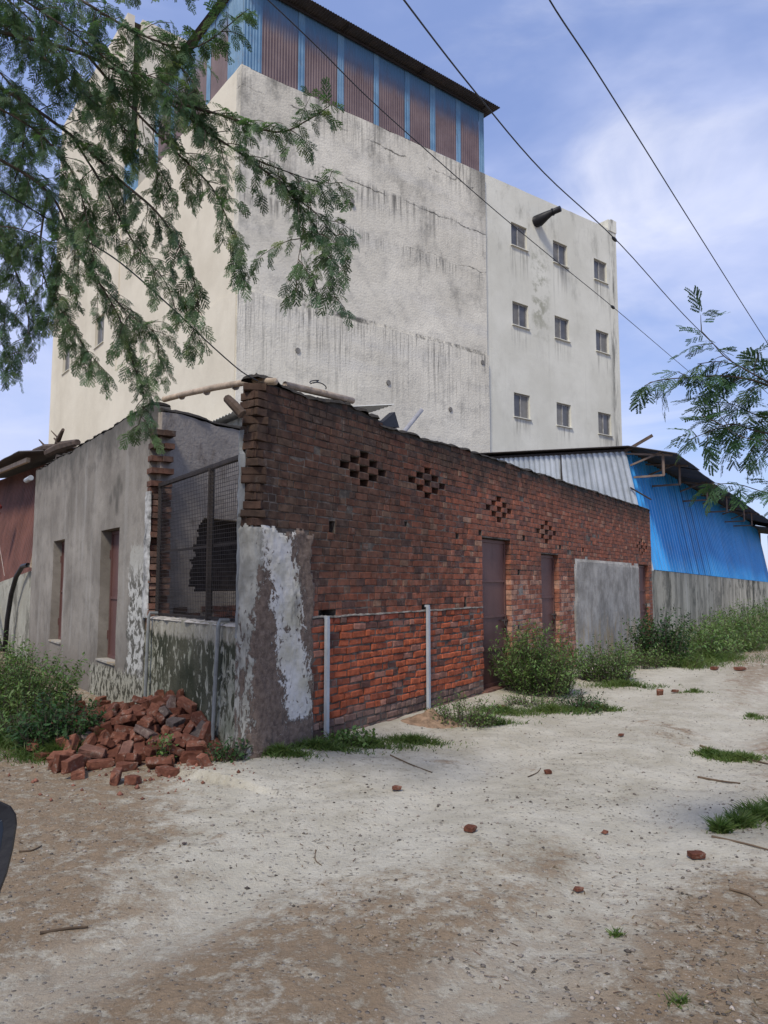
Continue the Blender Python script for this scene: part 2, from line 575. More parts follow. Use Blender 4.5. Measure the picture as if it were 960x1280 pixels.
def m_corner():
    """corner render: brown backing, grey skim and white paint flaking off"""
    g = G('flaking_render')
    uv = g.co()
    u, z, _ = g.sep(uv)
    o = g.co('Object')
    n = g.noise(uv, 3.2, 9, .68, .4)
    nf = g.noise(g.map(uv, (1, .6, 1)), 15, 7, .7, .6)
    bn = g.noise(o, 18, 7, .7)
    base = g.mix(g.ss(bn, .3, .7), (.085, .062, .05), (.19, .145, .115))
    base = g.mix(g.mul(g.ss(g.noise(o, 70, 4), .55, .7), .5), base, (.27, .23, .19))
    base = g.mix(g.mul(g.ss(g.noise(uv, 4, 5), .5, .7), g.ss(z, .55, .1)), base, (.05, .045, .038))
    # brick-laid lines in the exposed backing on the road face
    ng = g.noise(uv, 34, 5, .7)
    jag = g.add(g.add(g.mul(g.sub(n, .5), 2.6), g.mul(g.sub(nf, .5), 2.1)), g.mul(g.sub(ng, .5), .7))
    cz = g.add(.36, g.mul(g.sub(2.0, z), .21))
    wd = g.sub(.24, g.mth('ABSOLUTE', g.sub(u, cz)))
    wm = g.ss(g.add(g.mul(wd, 4.0), jag), .05, .09)
    wm = g.mul(wm, g.ss(g.add(z, g.mul(jag, .3)), .25, .36))
    spk = g.noise(g.map(uv, (1, .7, 1), (4, 1, 0)), 21, 7, .72, .5)
    wm = g.mul(wm, g.ss(g.add(spk, g.mul(wd, .8)), .47, .50))
    spk2 = g.noise(g.map(uv, (1, .5, 1), (2, 6, 0)), 17, 8, .74, .6)
    wm = g.mul(wm, g.ss(g.noise(g.map(uv, (1, .6, 1), (8, 3, 0)), 6, 8, .72, .5), .35, .39))
    # grey skim to the left of the corner
    gd = g.sub(g.add(.04, g.mul(g.ss(z, 1.2, 2.0), .16)), u)
    gm = g.ss(g.add(g.mul(gd, 5.0), jag), .0, .05)
    gm = g.mul(gm, g.ss(g.add(g.mul(nf, 1.0), g.mul(g.ss(z, .2, 1.6), .45)), .40, .5))
    spk3 = g.noise(g.map(uv, (1, .45, 1), (2, 6, 0)), 13, 8, .74, .6)
    gm = g.mul(gm, g.ss(g.add(spk3, g.mul(g.ss(z, .6, 2.0), .12)), .46, .50))
    gcol = g.mix(g.ss(g.noise(uv, 5, 6, .6), .35, .7), (.24, .235, .205), (.42, .41, .36))
    c = g.mix(gm, base, gcol)
    wcol = g.mix(g.ss(g.noise(uv, 2.5, 5, .6), .4, .65), (.56, .55, .52), (.42, .40, .32))
    wcol = g.mix(g.mul(g.ss(nf, .55, .68), .35), wcol, (.22, .21, .19))
    c = g.mix(wm, c, wcol)
    dark = g.mul(g.ss(g.noise(g.map(uv, (2, .5, 1), (4, 4, 0)), 2.2, 7, .7), .55, .7), .55)
    c = g.mix(dark, c, (.05, .047, .042))
    h = g.add(g.mul(g.mx(wm, g.mul(gm, .7)), 1.0), g.mul(bn, .8))
    return g.done(c, .9, g.bump(h, .012, .9), 0, .2)


def m_mossy():
    """low wall under the mesh: algae-black render with pale paint flakes"""
    g = G('mossy_render')
    uv = g.co()
    u, z, _ = g.sep(uv)
    n = g.noise(g.map(uv, (1, .5, 1)), 11, 8, .68, .7)
    big = g.noise(uv, 1.7, 5, .6)
    c = g.mix(g.ss(big, .35, .65), (.032, .036, .020), (.085, .083, .055))
    edge = g.mx(g.ss(u, -1.15, -.35), g.ss(u, -1.9, -2.8))
    fl = g.ss(g.add(g.add(n, g.mul(g.sub(big, .5), .35)), g.mul(edge, .10)), .55, .60)
    fc = g.mix(g.ss(g.noise(uv, 6, 4), .4, .6), (.34, .335, .27), (.20, .205, .15))
    c = g.mix(fl, c, fc)
    topb = g.ss(g.add(z, g.mul(g.sub(n, .5), .4)), .98, 1.06)
    c = g.mix(topb, c, g.mix(g.ss(n, .4, .6), (.25, .235, .18), (.37, .35, .29)))
    c = g.mix(g.mul(g.mul(topb, g.ss(u, -2.72, -2.85)), .8), c, (.35, .17, .08))
    return g.done(c, .9, g.bump(g.add(g.mul(fl, .8), g.noise(uv, 40, 5)), .012, .8), 0, .2)


def m_lplaster():
    """cement plaster of the side wall: cloudy grey, rain streaks, a white-painted strip near the opening"""
    g = G('cement_plaster')
    uv = g.co()
    u0, z, _ = g.sep(uv)
    u = g.mul(u0, -1.0)
    big = g.noise(uv, .8, 6, .6)
    n = g.noise(uv, 3.5, 8, .65)
    c = g.mix(g.ss(big, .32, .68), (.185, .168, .143), (.295, .272, .235))
    c = g.mix(g.mul(g.ss(n, .45, .7), .5), c, (.13, .117, .10))
    c = g.mix(g.mul(g.ss(g.noise(g.map(uv, (.9, .5, 1), (3, 1, 0)), 1.3, 8, .72), .5, .66), .5), c, (.105, .095, .08))
    c = g.mix(g.mul(g.ss(g.noise(g.map(uv, (2.4, .2, 1)), 1, 5, .6), .52, .7), .45), c, (.37, .36, .335))
    topd = g.mul(g.ss(g.add(z, g.mul(g.sub(n, .5), 1.0)), 3.25, 3.75), .7)
    c = g.mix(topd, c, (.075, .072, .064))
    c = g.mix(g.mul(g.ss(g.add(z, g.mul(g.sub(n, .5), 1.2)), .9, .2), .55), c, (.12, .10, .08))
    # white strip by the opening and flaking band at the foot
    jag = g.mul(g.sub(g.noise(uv, 4, 7, .7, .5), .5), .9)
    ws = g.ss(g.add(g.sub(3.62, u), jag), .0, .05)
    ws = g.mul(ws, g.ss(g.add(z, jag), 2.1, 2.0))
    wc = g.mix(g.ss(g.noise(uv, 7, 7, .7, .5), .46, .54), (.47, .465, .43), (.10, .095, .08))
    wc = g.mix(g.ss(z, 1.5, 2.0), wc, (.36, .35, .31))
    c = g.mix(ws, c, wc)
    ft = g.mul(g.ss(g.add(z, g.mul(jag, .3)), .5, .42), g.ss(u, 5.6, 5.2))
    c = g.mix(ft, c, g.mix(g.ss(g.noise(g.map(uv, (1, .6, 1)), 12, 6, .7), .48, .55), (.34, .33, .27), (.065, .062, .045)))
    # blocked vent showing through as damp blots
    for (a, b, r) in ((4.25, 2.98, .10), (4.42, 2.85, .09), (4.28, 2.78, .10), (4.10, 2.86, .08), (4.62, 2.76, .07), (4.3, 2.62, .08)):
        d = g.mth('SQRT', g.add(g.mth('POWER', g.sub(u, a), 2.0), g.mth('POWER', g.mul(g.sub(z, b), .8), 2.0)))
        c = g.mix(g.mul(g.ss(g.add(d, g.mul(jag, .07)), r * 1.5, r * .3), .62), c, (.075, .07, .06))
    # rusted flaking base past the last door
    return g.done(c, .92, g.bump(g.add(n, g.mul(g.noise(uv, 30, 5), .5)), .012, .6), 0, .18)


def m_patch():
    g = G('cement_render_patch')
    uv = g.co()
    u, z, _ = g.sep(uv)
    n = g.noise(uv, 1.8, 8, .65)
    c = g.mix(g.ss(n, .34, .66), (.22, .208, .182), (.44, .42, .375))
    st = g.ss(g.add(g.noise(g.map(uv, (1.3, .7, 1)), 1.8, 9, .78), g.mul(g.sub(n, .5), .6)), .5, .66)
    c = g.mix(g.mul(st, .5), c, (.09, .085, .075))
    rust = g.mul(g.ss(g.noise(g.map(uv, (3.4, .8, 1), (2, 0, 0)), 1.6, 6, .7), .47, .6), g.ss(g.add(z, g.mul(g.sub(n, .5), .8)), 1.15, .5))
    c = g.mix(g.mul(rust, .75), c, (.36, .28, .17))
    return g.done(c, .92, g.bump(g.add(n, g.noise(uv, 30, 4)), .012, .7), 0, .15)


def m_boundary(name='streaked_wall', pale=(.66, .615, .475), dk=(.085, .085, .062)):
    g = G(name)
    uv = g.co()
    u, z, _ = g.sep(uv)
    n = g.noise(uv, 1.2, 7, .65)
    c = g.mix(g.ss(n, .3, .7), tuple(.68 * x for x in pale), pale)
    st = g.ss(g.add(g.noise(g.map(uv, (.75, .38, 1)), 1.0, 9, .75), g.mul(g.sub(n, .5), .7)), .50, .63)
    c = g.mix(g.mul(st, .78), c, dk)
    c = g.mix(g.mul(g.ss(g.noise(g.map(uv, (2.2, .8, 1), (2, 2, 0)), 1.5, 9, .78), .54, .62), .5), c, dk)
    if name == 'streaked_wall':
        c = g.mix(g.mul(g.ss(u, 31, 22), .40), c, (.23, .225, .195))
        s1 = g.ss(g.add(g.noise(g.map(uv, (1.2, .16, 1), (7, 0, 0)), 1.0, 8, .72), g.mul(g.sub(n, .5), .35)), .46, .54)
        s2 = g.ss(g.noise(g.map(uv, (.34, .3, 1), (3, 2, 0)), 1.0, 6, .7), .47, .58)
        c = g.mix(g.mul(g.mul(s1, g.add(.45, g.mul(s2, .5))), .92), c, (.055, .056, .042))
        c = g.mix(g.mul(g.ss(g.noise(g.map(uv, (2.2, .2, 1), (1, 5, 0)), 1, 6, .7), .56, .64), .6), c, (.52, .50, .42))
    return g.done(c, .92, g.bump(g.add(n, g.noise(uv, 20, 4)), .015, .6), 0, .15)


def m_sheet(name, col, col2, rust=0.0, rough=.45, metal=.0, zr=None, topcol=None, lap=0):
    """painted corrugated sheet, faded and rust-streaked along its ribs"""
    g = G(name)
    o = g.co('Object')
    uv = g.co()
    u, z, _ = g.sep(uv)
    n = g.noise(o, 1.3, 6, .6)
    c = g.mix(g.ss(n, .3, .7), col, col2)
    st = g.noise(g.map(uv, (9, .35, 1)), 1.0, 6, .7)
    c = g.mix(g.mul(g.ss(st, .5, .7), .35), c, tuple(.5 * x for x in col))
    if topcol:
        m = g.ss(g.add(z, g.mul(g.sub(g.noise(g.map(uv, (3, .6, 1)), 1.4, 6, .7), .5), .9)), zr[0], zr[1])
        c = g.mix(g.mul(m, .85), c, topcol)
    if lap:
        k = g.mth('DIVIDE', u, lap)
        wn = g.t.nodes.new('ShaderNodeTexWhiteNoise')
        wn.noise_dimensions = '1D'
        g.put(wn.inputs['W'], g.mth('FLOOR', k))
        c = g.mix(g.mul(wn.outputs['Value'], .35), c, tuple(min(1, 1.25 * x + .03) for x in col2))
        fr = g.mth('FRACT', k)
        c = g.mix(g.mul(g.ss(fr, .05, .015), .6), c, tuple(.35 * x for x in col))
        run = g.mul(g.ss(g.noise(g.map(uv, (5, .3, 1), (6, 2, 0)), 1.0, 7, .75), .54, .68), .4)
        c = g.mix(run, c, (.16, .17, .17))
        c = g.mix(g.mul(g.ss(g.noise(uv, .7, 6, .7), .48, .72), .3), c, (.16, .32, .52))
    if rust:
        r = g.ss(g.noise(o, 3.2, 8, .72), .56, .7)
        c = g.mix(g.mul(r, rust), c, (.13, .055, .03))
    return g.done(c, rough, g.bump(g.noise(o, 14, 4), .004, .4), metal, .4)


def m_ground():
    g = G('dusty_track')
    o = g.co('Object')
    x, y, _ = g.sep(o)
    big = g.noise(o, .42, 6, .62, .3)
    mid = g.noise(o, 1.7, 8, .68, .4)
    fin = g.noise(o, 9, 8, .72)
    gr = g.noise(o, 55, 6, .75)
    sand = g.mix(g.ss(mid, .3, .7), (.405, .37, .285), (.555, .52, .425))
    sand = g.mix(g.mul(g.ss(fin, .5, .72), .45), sand, (.33, .29, .235))
    soil = g.mix(g.ss(fin, .3, .7), (.165, .118, .074), (.31, .232, .152))
    # trodden brown soil: near the car, along the left, and in patches; wheel tracks stay pale
    dist = g.add(g.add(y, g.mul(x, -.22)), 0.0)
    nearb = g.ss(g.add(y, g.add(g.mul(g.sub(mid, .5), 1.6), g.mul(g.sub(big, .5), 2.4))), 4.9, 3.5)
    leftb = g.ss(g.add(g.add(x, g.mul(y, .22)), g.add(g.mul(g.sub(mid, .5), 1.2), g.mul(g.sub(big, .5), 1.0))), .15, -.75)
    rightb = g.ss(g.add(g.sub(x, g.mul(y, .42)), g.mul(g.sub(mid, .5), 1.6)), .15, .9)
    rightb = g.mul(rightb, .75)
    tr1 = g.sub(g.mul(g.add(x, 1.19), .836), g.mul(g.sub(y, 6.58), .549))
    pat = g.ss(g.add(big, g.mul(g.sub(mid, .5), .5)), .56, .68)
    b = g.mx(g.mx(nearb, leftb), g.mx(rightb, g.mul(pat, .8)))
    b = g.mul(b, g.add(.55, g.mul(g.ss(fin, .36, .6), .45)))
    pale = g.ss(g.add(g.noise(g.map(o, (1, 1, 1), (9, 3, 0)), .9, 6, .65, .4), g.mul(g.sub(fin, .5), .25)), .54, .64)
    b = g.mul(b, g.sub(1, g.mul(g.mul(pale, g.ss(y, 3.0, 4.6)), .5)))
    trk = g.mx(g.ss(g.mth('ABSOLUTE', g.sub(g.add(tr1, g.mul(g.sub(big, .5), .8)), 1.75)), .42, .12), g.ss(g.mth('ABSOLUTE', g.sub(g.add(tr1, g.mul(g.sub(big, .5), .8)), 3.35)), .42, .12))
    b = g.mul(b, g.sub(1, g.mul(g.mul(trk, g.ss(y, 2.9, 4.2)), .55)))
    b = g.ss(g.add(b, g.add(g.mul(g.sub(fin, .5), 1.25), g.mul(g.sub(gr, .5), .9))), .02, .98)
    c = g.mix(b, sand, soil)
    c = g.mix(g.mul(trk, .35), c, (.58, .545, .45))
    red = g.mul(rightb, g.ss(g.noise(o, 3.1, 6, .7), .48, .62))
    c = g.mix(g.mul(red, .4), c, (.20, .105, .07))
    # damp hollows, crumbs and grit
    c = g.mix(g.mul(g.ss(g.noise(g.map(o, (1, 1, 1), (3, 8, 0)), 3.6, 7, .7, .5), .58, .7), .38), c, (.12, .092, .066))
    c = g.mix(g.mul(g.ss(gr, .56, .70), g.add(.3, g.mul(b, .4))), c, (.13, .10, .075))
    c = g.mix(g.mul(g.ss(gr, .42, .32), .5), c, (.60, .57, .51))
    pb = g.vor(o, 34, 'Distance')
    pc = g.vor(o, 34, 'Color')
    pm = g.mul(g.ss(pb, .34, .22), g.ss(g.sep(pc)[0], .72, .76))
    c = g.mix(g.mul(pm, .7), c, g.mix(g.sep(pc)[1], (.10, .085, .07), (.36, .33, .30)))
    c = g.mix(g.ss(y, 24, 60), c, (.10, .115, .05))
    h = g.add(g.add(g.mul(fin, .9), g.mul(gr, .55)), g.add(g.mul(pm, .5), g.mul(mid, .8)))
    return g.done(c, .95, g.bump(h, .03, .95), 0, .12)


def m_leaf(name, a, b, tr=.35):
    g = G(name)
    o = g.co('Object')
    t = g.tint()
    c = g.mix(g.ss(g.noise(o, 2.5, 4), .3, .7), a, b)
    c = g.mix(1.0, c, t, 'MULTIPLY')
    m = g.done(c, .55, None, 0, .3)
    tl = g.t.nodes.new('ShaderNodeBsdfTranslucent')
    g.put(tl.inputs['Color'], g.mix(1.0, c, (1.3, 1.5, .8), 'MULTIPLY'))
    ms = g.t.nodes.new('ShaderNodeMixShader')
    ms.inputs[0].default_value = tr
    g.t.links.new(g.b.outputs[0], ms.inputs[1])
    g.t.links.new(tl.outputs[0], ms.inputs[2])
    g.t.links.new(ms.outputs[0], g.out.inputs[0])
    return m


def m_bark():
    g = G('bark')
    o = g.co('Object')
    n = g.noise(g.map(o, (1, 1, .25)), 30, 6, .7)
    return g.done(g.mix(n, (.045, .035, .027), (.13, .105, .08)), .9, g.bump(n, .01, .8), 0, .15)


def m_rubble():
    g = G('rubble_brick')
    o = g.co('Object')
    r = g.rnd()
    n = g.noise(o, 14, 7, .7)
    base = g.mix(g.ss(r, .1, .9), (.15, .058, .036), (.25, .105, .066))
    base = g.mix(g.ss(r, .90, .96), base, (.15, .12, .105))
    c = g.mix(g.ss(n, .35, .7), g.mix(1, base, (.55, .55, .58), 'MULTIPLY'), base)
    c = g.mix(g.mul(g.ss(g.noise(o, 9, 8, .75), .55, .68), .7), c, (.34, .29, .24))
    c = g.mix(g.mul(g.ss(g.noise(o, 5, 6, .7), .55, .7), .6), c, (.065, .05, .04))
    return g.done(c, .93, g.bump(g.noise(o, 50, 5, .7), .008, .8), 0, .12)


M = dict(
    concrete=m_concrete(),
    white=m_limewash('dirty_whitewash', (.58, .565, .48), (.69, .675, .585), .75),
    cream=m_limewash('cream_limewash', (.60, .545, .43), (.70, .645, .52), .38),
    brick=m_brick(), mortar=m_mortar(), corner=m_corner(), mossy=m_mossy(), lplaster=m_lplaster(), patch=m_patch(),
    boundary=m_boundary(), lowwall=m_boundary('peeling_wall', (.42, .41, .34), (.10, .095, .075)),
    browncl=m_sheet('brown_sheet', (.115, .075, .078), (.165, .115, .115), .15, .55, 0, (18.4, 19.5), (.07, .19, .33)),
    bluecl=m_sheet('faded_blue_sheet', (.085, .19, .31), (.16, .29, .42), .3, .55),
    blueshed=m_sheet('bright_blue_sheet', (.012, .225, .57), (.028, .30, .68), .10, .42, lap=1.04),
    galv=m_sheet('galvanised_sheet', (.36, .39, .41), (.52, .55, .57), .12, .42, .35),
    rustsheet=m_sheet('red_oxide_sheet', (.085, .034, .025), (.15, .062, .045), .6, .75),
    roof=m_sheet('dark_roof_sheet', (.05, .046, .045), (.09, .075, .07), .3, .7),
    whiteroof=m_sheet('pale_roof_sheet', (.40, .40, .38), (.52, .52, .49), .1, .6),
    steel=m_plain('rusty_tube', (.17, .125, .10), .7),
    darksteel=m_plain('dark_angle_iron', (.03, .024, .022), .7),
    door=m_sheet('brown_door_paint', (.095, .045, .040), (.135, .068, .058), .5, .55),
    latch=m_plain('worn_latch', (.10, .085, .075), .45, .6),
    pipe=m_plain('grey_plastic_pipe', (.36, .39, .42), .45, 0, .12),
    rodgrey=m_plain('weathered_pipe', (.20, .21, .21), .6),
    winframe=m_plain('window_frame_paint', (.30, .29, .27), .6),
    pane=m_plain('dusty_pane', (.085, .085, .088), .3, 0, .3, 2.0, .5),
    pane2=m_plain('insect_net', (.17, .165, .155), .6, 0, .2, 2.0),
    wood=m_plain('dry_bamboo', (.38, .30, .22), .7, 0, .3, 8),
    oldwood=m_plain('old_timber', (.085, .06, .045), .85, 0, .4, 8),
    greypole=m_plain('grey_pole', (.36, .35, .345), .55, 0, .15),
    black=m_plain('black_rubber', (.014, .014, .016), .5, 0, .2),
    cable=m_plain('cable_sheath', (.035, .037, .042), .6, 0, .2),
    redcloth=m_plain('red_cloth', (.26, .05, .045), .9, 0, .4, 20),
    string=m_plain('string', (.45, .40, .36), .9),
    slab=m_plain('roof_slab_concrete', (.19, .18, .165), .95),
    ground=m_ground(), bark=m_bark(), rubble=m_rubble(),
    leaf=m_leaf('acacia_leaf', (.058, .110, .058), (.105, .172, .088)),
    leafr=m_leaf('fresh_acacia_leaf', (.040, .095, .050), (.075, .14, .065)),
    bush=m_leaf('weed_leaf', (.080, .150, .042), (.150, .230, .080), .3),
    bushd=m_leaf('dark_weed_leaf', (.028, .072, .022), (.052, .112, .036), .25),
    grass=m_leaf('grass_blade', (.06, .115, .030), (.105, .165, .05), .3),
    pebble=m_plain('pebble', (.23, .205, .18), .9, 0, .55, 3),
    litter=m_plain('dry_litter', (.10, .07, .045), .9, 0, .4, 3),
    mirrorglass=None,
)
g = G('mirror_glass')
_n = g.noise(g.co('Object'), 260, 3)
M['mirrorglass'] = g.done(g.mix(g.mul(g.ss(_n, .60, .70), .8), (.018, .022, .028), (.20, .22, .24)), g.mix(g.ss(_n, .62, .7), (.22, .22, .22), (.6, .6, .6)), None, .3, .5)


# ------------------------------------------------------------------ ground
CX, CY = -1.1916, 6.5826                       # street corner of the brick building
R = Frame(CX, CY, 33.3, 1)                     # road side
L = Frame(CX, CY, -35.2, -1)                   # lane side


def gh(x, y):
    """height of the ground"""
    h = .018 * fnz(x * .55, y * .55, 2.2) + .010 * fnz(x * 2.3, y * 2.3, 5.1) + (.007 * fnz(x * 7.5, y * 7.5, 1.3, 3) if abs(x) < 6 and y < 12 else 0)
    p = Vector((x, y, 0)) - R.o
    wr = p.dot(R.n)
    ur = p.dot(R.d)
    if ur > -.5 and wr > -1:
        h += .07 * max(0, 1 - abs(wr - .15) / .8)            # soil banked against the wall
    # shallow wheel tracks along the road
    for k in (1.75, 3.35):
        h -= .030 * math.exp(-((wr - k - .15 * nz(ur * .3, k)) / .24) ** 2)
    h += .022 * math.exp(-((wr - 2.55) / .3) ** 2)
    h += .035 * max(0.0, min(1.0, (wr - 4.1) / .8)) * (1 + fnz(x * 1.4, y * 1.4, 8))
    return h


xs = sorted(set([-320, -160, -80, -45, -30, -22, -16, -13, -11, -9.5, -8.3, -7.4] + [-6.6 + .18 * i for i in range(13)] + [-4.2 + .055 * i for i in range(32)] + [-2.44 + .028 * i for i in range(210)] + [3.44 + .055 * i for i in range(32)]
                + [5.2 + .14 * i for i in range(40)] + [11, 12, 14, 17, 21, 27, 35, 48, 80, 160, 320]))
ys = sorted(set([-200, -80, -30, -10, -4, -1, 0, .8, 1.4] + [1.8 + .028 * i for i in range(180)] + [6.84 + .05 * i for i in range(70)] + [10.3 + .16 * i for i in range(75)]
                + [22.6, 23.5, 25, 27, 30, 34, 40, 50, 70, 120, 240, 480]))
gb = MB()
gb.v = [(x, y, gh(x, y)) for y in ys for x in xs]
W_ = len(xs)
gb.f = [(j * W_ + i, j * W_ + i + 1, (j + 1) * W_ + i + 1, (j + 1) * W_ + i) for j in range(len(ys) - 1) for i in range(W_ - 1)]
gb.uv = [None] * len(gb.f)
gb.c = [None] * len(gb.f)
ground = gb.build('ground', M['ground'], smooth=True)
tag(ground, 'pale dusty dirt track with brown trodden soil running past the brick building', 'ground', kind='structure')

# ------------------------------------------------------------------ the low brick building
RB = random.Random(11)
house = thing('brick_building', 'low derelict brick building with rusty brown doors and a plastered side wall', 'building', (CX, CY, 0))
CH = .078
FIL = .19
PIER = .21


def path(s, z=0.0, w=0.0):
    """runs round the street corner: s < 0 on the lane side, s > 0 on the road side"""
    if s >= FIL:
        return R.P(s, z, w), R.n, R.d
    if s <= -FIL:
        return L.P(-s, z, w), L.n, -L.d
    t = (s + FIL) / (2 * FIL)
    a, b, c = L.P(FIL), R.o, R.P(FIL)
    p = a * (1 - t) ** 2 + b * 2 * t * (1 - t) + c * t * t
    d = ((b - a) * (1 - t) + (c - b) * t).normalized()
    n = Vector((d.y, -d.x, 0))
    return p + n * w + Vector((0, 0, z)), n, d


# openings: (u0, u1, z0, z1)
DOORS = [(4.73, 5.72, .06, 2.24), (6.98, 7.80, .22, 2.08), (13.25, 14.12, .30, 2.02)]
small = [(1.16, 1.26, 27, 28.6), (1.0, 1.28, 16, 17), (3.02, 3.12, 16, 17.3), (3.92, 4.02, 28, 29.3), (4.15, 4.22, 16, 18), (4.62, 4.72, 29, 30.4), (6.2, 6.31, 29, 30.2),
         (5.98, 6.07, 22, 23.2), (7.86, 7.96, 28, 29.1), (9.12, 9.22, 28, 29.2), (10.6, 10.66, 26, 27.2), (12.55, 12.62, 25, 26.5), (2.63, 2.69, 29, 29.8), (5.95, 6.03, 11, 12), (9.4, 9.46, 15, 17)]
small = [(a, b, c * CH, d * CH) for a, b, c, d in small]
DIA = [(1.78, 36, .36, .155), (3.18, 36, .38, .155), (5.33, 34, .38, .155), (7.26, 31, .38, .15), (13.58, 31, .42, .16)]
dia = []
for (uc, k, p, hw) in DIA:
    for r in range(-2, 3):
        n = 3 - abs(r)
        for i in range(n):
            c = uc + (i - (n - 1) / 2) * p
            dia.append((c - hw / 2, c + hw / 2, (k + r) * CH, (k + r + 1) * CH))
HOLES = DOORS + small + dia


def rtop(u):
    a = 3.47 if u < 2.08 else 3.40
    return a + .035 * nz(u * 1.7, 3) + .02 * nz(u * 6, 9) + (.06 * max(0, 1 - abs(u - 1.5) / .6)) + .05 * min(1, max(0, (u - 2.1) / 2))


# masonry core with real recesses
core = MB()
cellwall(core, R, .17, 14.45, -.2, 3.40, w=-.009, thick=.21, holes=[(h[0] - .014, h[1] + .014, h[2], h[3] + (.004 if h in DOORS else 0), (.13 if h in DOORS else .17)) if h in DOORS or h in dia else h + (.17,) for h in HOLES], du=.5,
         top=lambda u: rtop(u) - 3.425, wf=lambda u, z: .006 * fnz(u * 3, z * 3))
core.fbox(L, .12, PIER, -.2, 3.40, -.20, -.012)
core.hexa([path(s, z, w)[0] for z in (-.2, 3.42) for s, w in ((-.15, -.012), (.20, -.012), (.20, -.2), (-.15, -.2))])
core.build('wall_core', M['mortar'], house)

# single bricks, laid course by course round the corner
bricks = MB()


def bcol(s, z):
    r = RB.random()
    panel = (.95 < s < 4.72 and z < 1.25)
    if panel:
        if z < .22:
            c = RB.choice([(.20, .125, .10), (.15, .10, .085), (.24, .16, .13)])
        elif r < .50:
            c = (.385, .105, .050)
        elif r < .75:
            c = (.30, .088, .048)
        elif r < .90:
            c = (.30, .145, .105)
        else:
            c = (.12, .06, .048)
        if z > 1.14 and s < 2.4:
            c = RB.choice([(.12, .055, .045), (.26, .07, .04), (.17, .10, .08)])
    else:
        far = min(1, max(0, (s - 3.4) / 1.5))
        if r < .55:
            c = (.185, .070, .044)
        elif r < .78:
            c = (.255, .084, .048)
        elif r < .93:
            c = (.105, .054, .046)
        else:
            c = (.26, .15, .10)
        k = 1.0 + .5 * far
        if 1.25 < z < 2.0 and s < 4.7 and r < .3:
            k *= 1.35
        if s > 4.7 and s < 9 and z < 1.75:
            k *= 1.15
            if r > .55:
                c = (.32, .19, .135)
        c = tuple(k * x for x in c)
    if not panel and s > 4.7:
        mn_ = (.24, .10, .066)
        c = tuple(x * .62 + y * .38 for x, y in zip(c, mn_))
    j = RB.uniform(.88, 1.12)
    return tuple(x * j for x in c)


def brick(s0, s1, z0, z1, out, rough, col):
    sm, zm = (s0 + s1) / 2, (z0 + z1) / 2
    zm += .010 * nz(sm * .9, z0 * 1.3, 4) + .004 * nz(sm * 4, z0 * 9, 2)
    o, n, d = path(sm)
    hw = (s1 - s0) / 2
    tilt, yaw, roll = RB.uniform(-1, 1) * rough * .035, RB.uniform(-1, 1) * rough * .03, RB.uniform(-1, 1) * rough * .05
    ch = .0035 + .006 * rough * rough

    def q(a, b, w):
        b2 = b + a * roll
        return o + d * a + n * (w + yaw * a + tilt * b) + Vector((0, 0, zm + b2))
    hz = (z1 - z0) / 2
    jj = lambda: RB.uniform(-.003, .003) * (1 + rough)
    fr = [q(x * (hw - ch) + jj(), y * (hz - ch) + jj(), out) for x, y in ((-1, -1), (1, -1), (1, 1), (-1, 1))]
    md = [q(x * hw + jj(), y * hz + jj(), out - ch) for x, y in ((-1, -1), (1, -1), (1, 1), (-1, 1))]
    bk = [q(x * hw, y * hz, -.125) for x, y in ((-1, -1), (1, -1), (1, 1), (-1, 1))]
    uv = [(sm + x * hw, zm + y * hz) for x, y in ((-1, -1), (1, -1), (1, 1), (-1, 1))] * 3
    f = [(0, 1, 2, 3)]
    for k in range(4):
        l = (k + 1) % 4
        f.append((k, k + 4, l + 4, l))
        f.append((k + 4, k + 8, l + 8, l + 4))
    bricks.faces(fr + md + bk, f, uv, col)


for k in range(46):
    z0, z1 = k * CH, (k + 1) * CH
    zm = (z0 + z1) / 2
    cuts = [(a, b) for (a, b, c, d) in HOLES if c < zm < d]
    if z1 < 2.08 + RB.uniform(-.1, .06):
        cuts.append((-1, .80 + RB.uniform(-.05, .08)))           # rendered corner
    iv, s = [], -PIER + RB.uniform(-.006, .006)
    for a, b in sorted(cuts):
        if a > s:
            iv.append((s, a))
        s = max(s, b)
    if s < 14.45:
        iv.append((s, 14.45))
    for (a, b) in iv:
        s = a
        while s < b - .02:
            ln = RB.choice([.228, .228, .112, .112, .112, .17]) + RB.uniform(-.012, .012)
            if b - s - ln < .06:
                ln = b - s
                if ln > .27:
                    ln = ln / 2
            e = min(b, s + ln)
            sm = (s + e) / 2
            if z1 <= rtop(sm) - (.03 if RB.random() < .5 else 0):
                panel = (.95 < sm < 4.72 and z1 < 1.27)
                rough = 1.0 if panel else .5
                gap = .0065 if panel else .0045
                out = RB.uniform(-.009, .009) + .002 if panel else RB.uniform(-.0045, .0035) - .0025
                if not (RB.random() < .004 and zm > .3):
                    brick(s + gap, e - gap, z0 + gap, z1 - gap, out, rough, bcol(sm, zm))
            s = e
bricks.build('brick_wall', M['brick'], house)

# sooty mortar capping along the broken wall top, and the cement smear on the ledge
cap = MB()


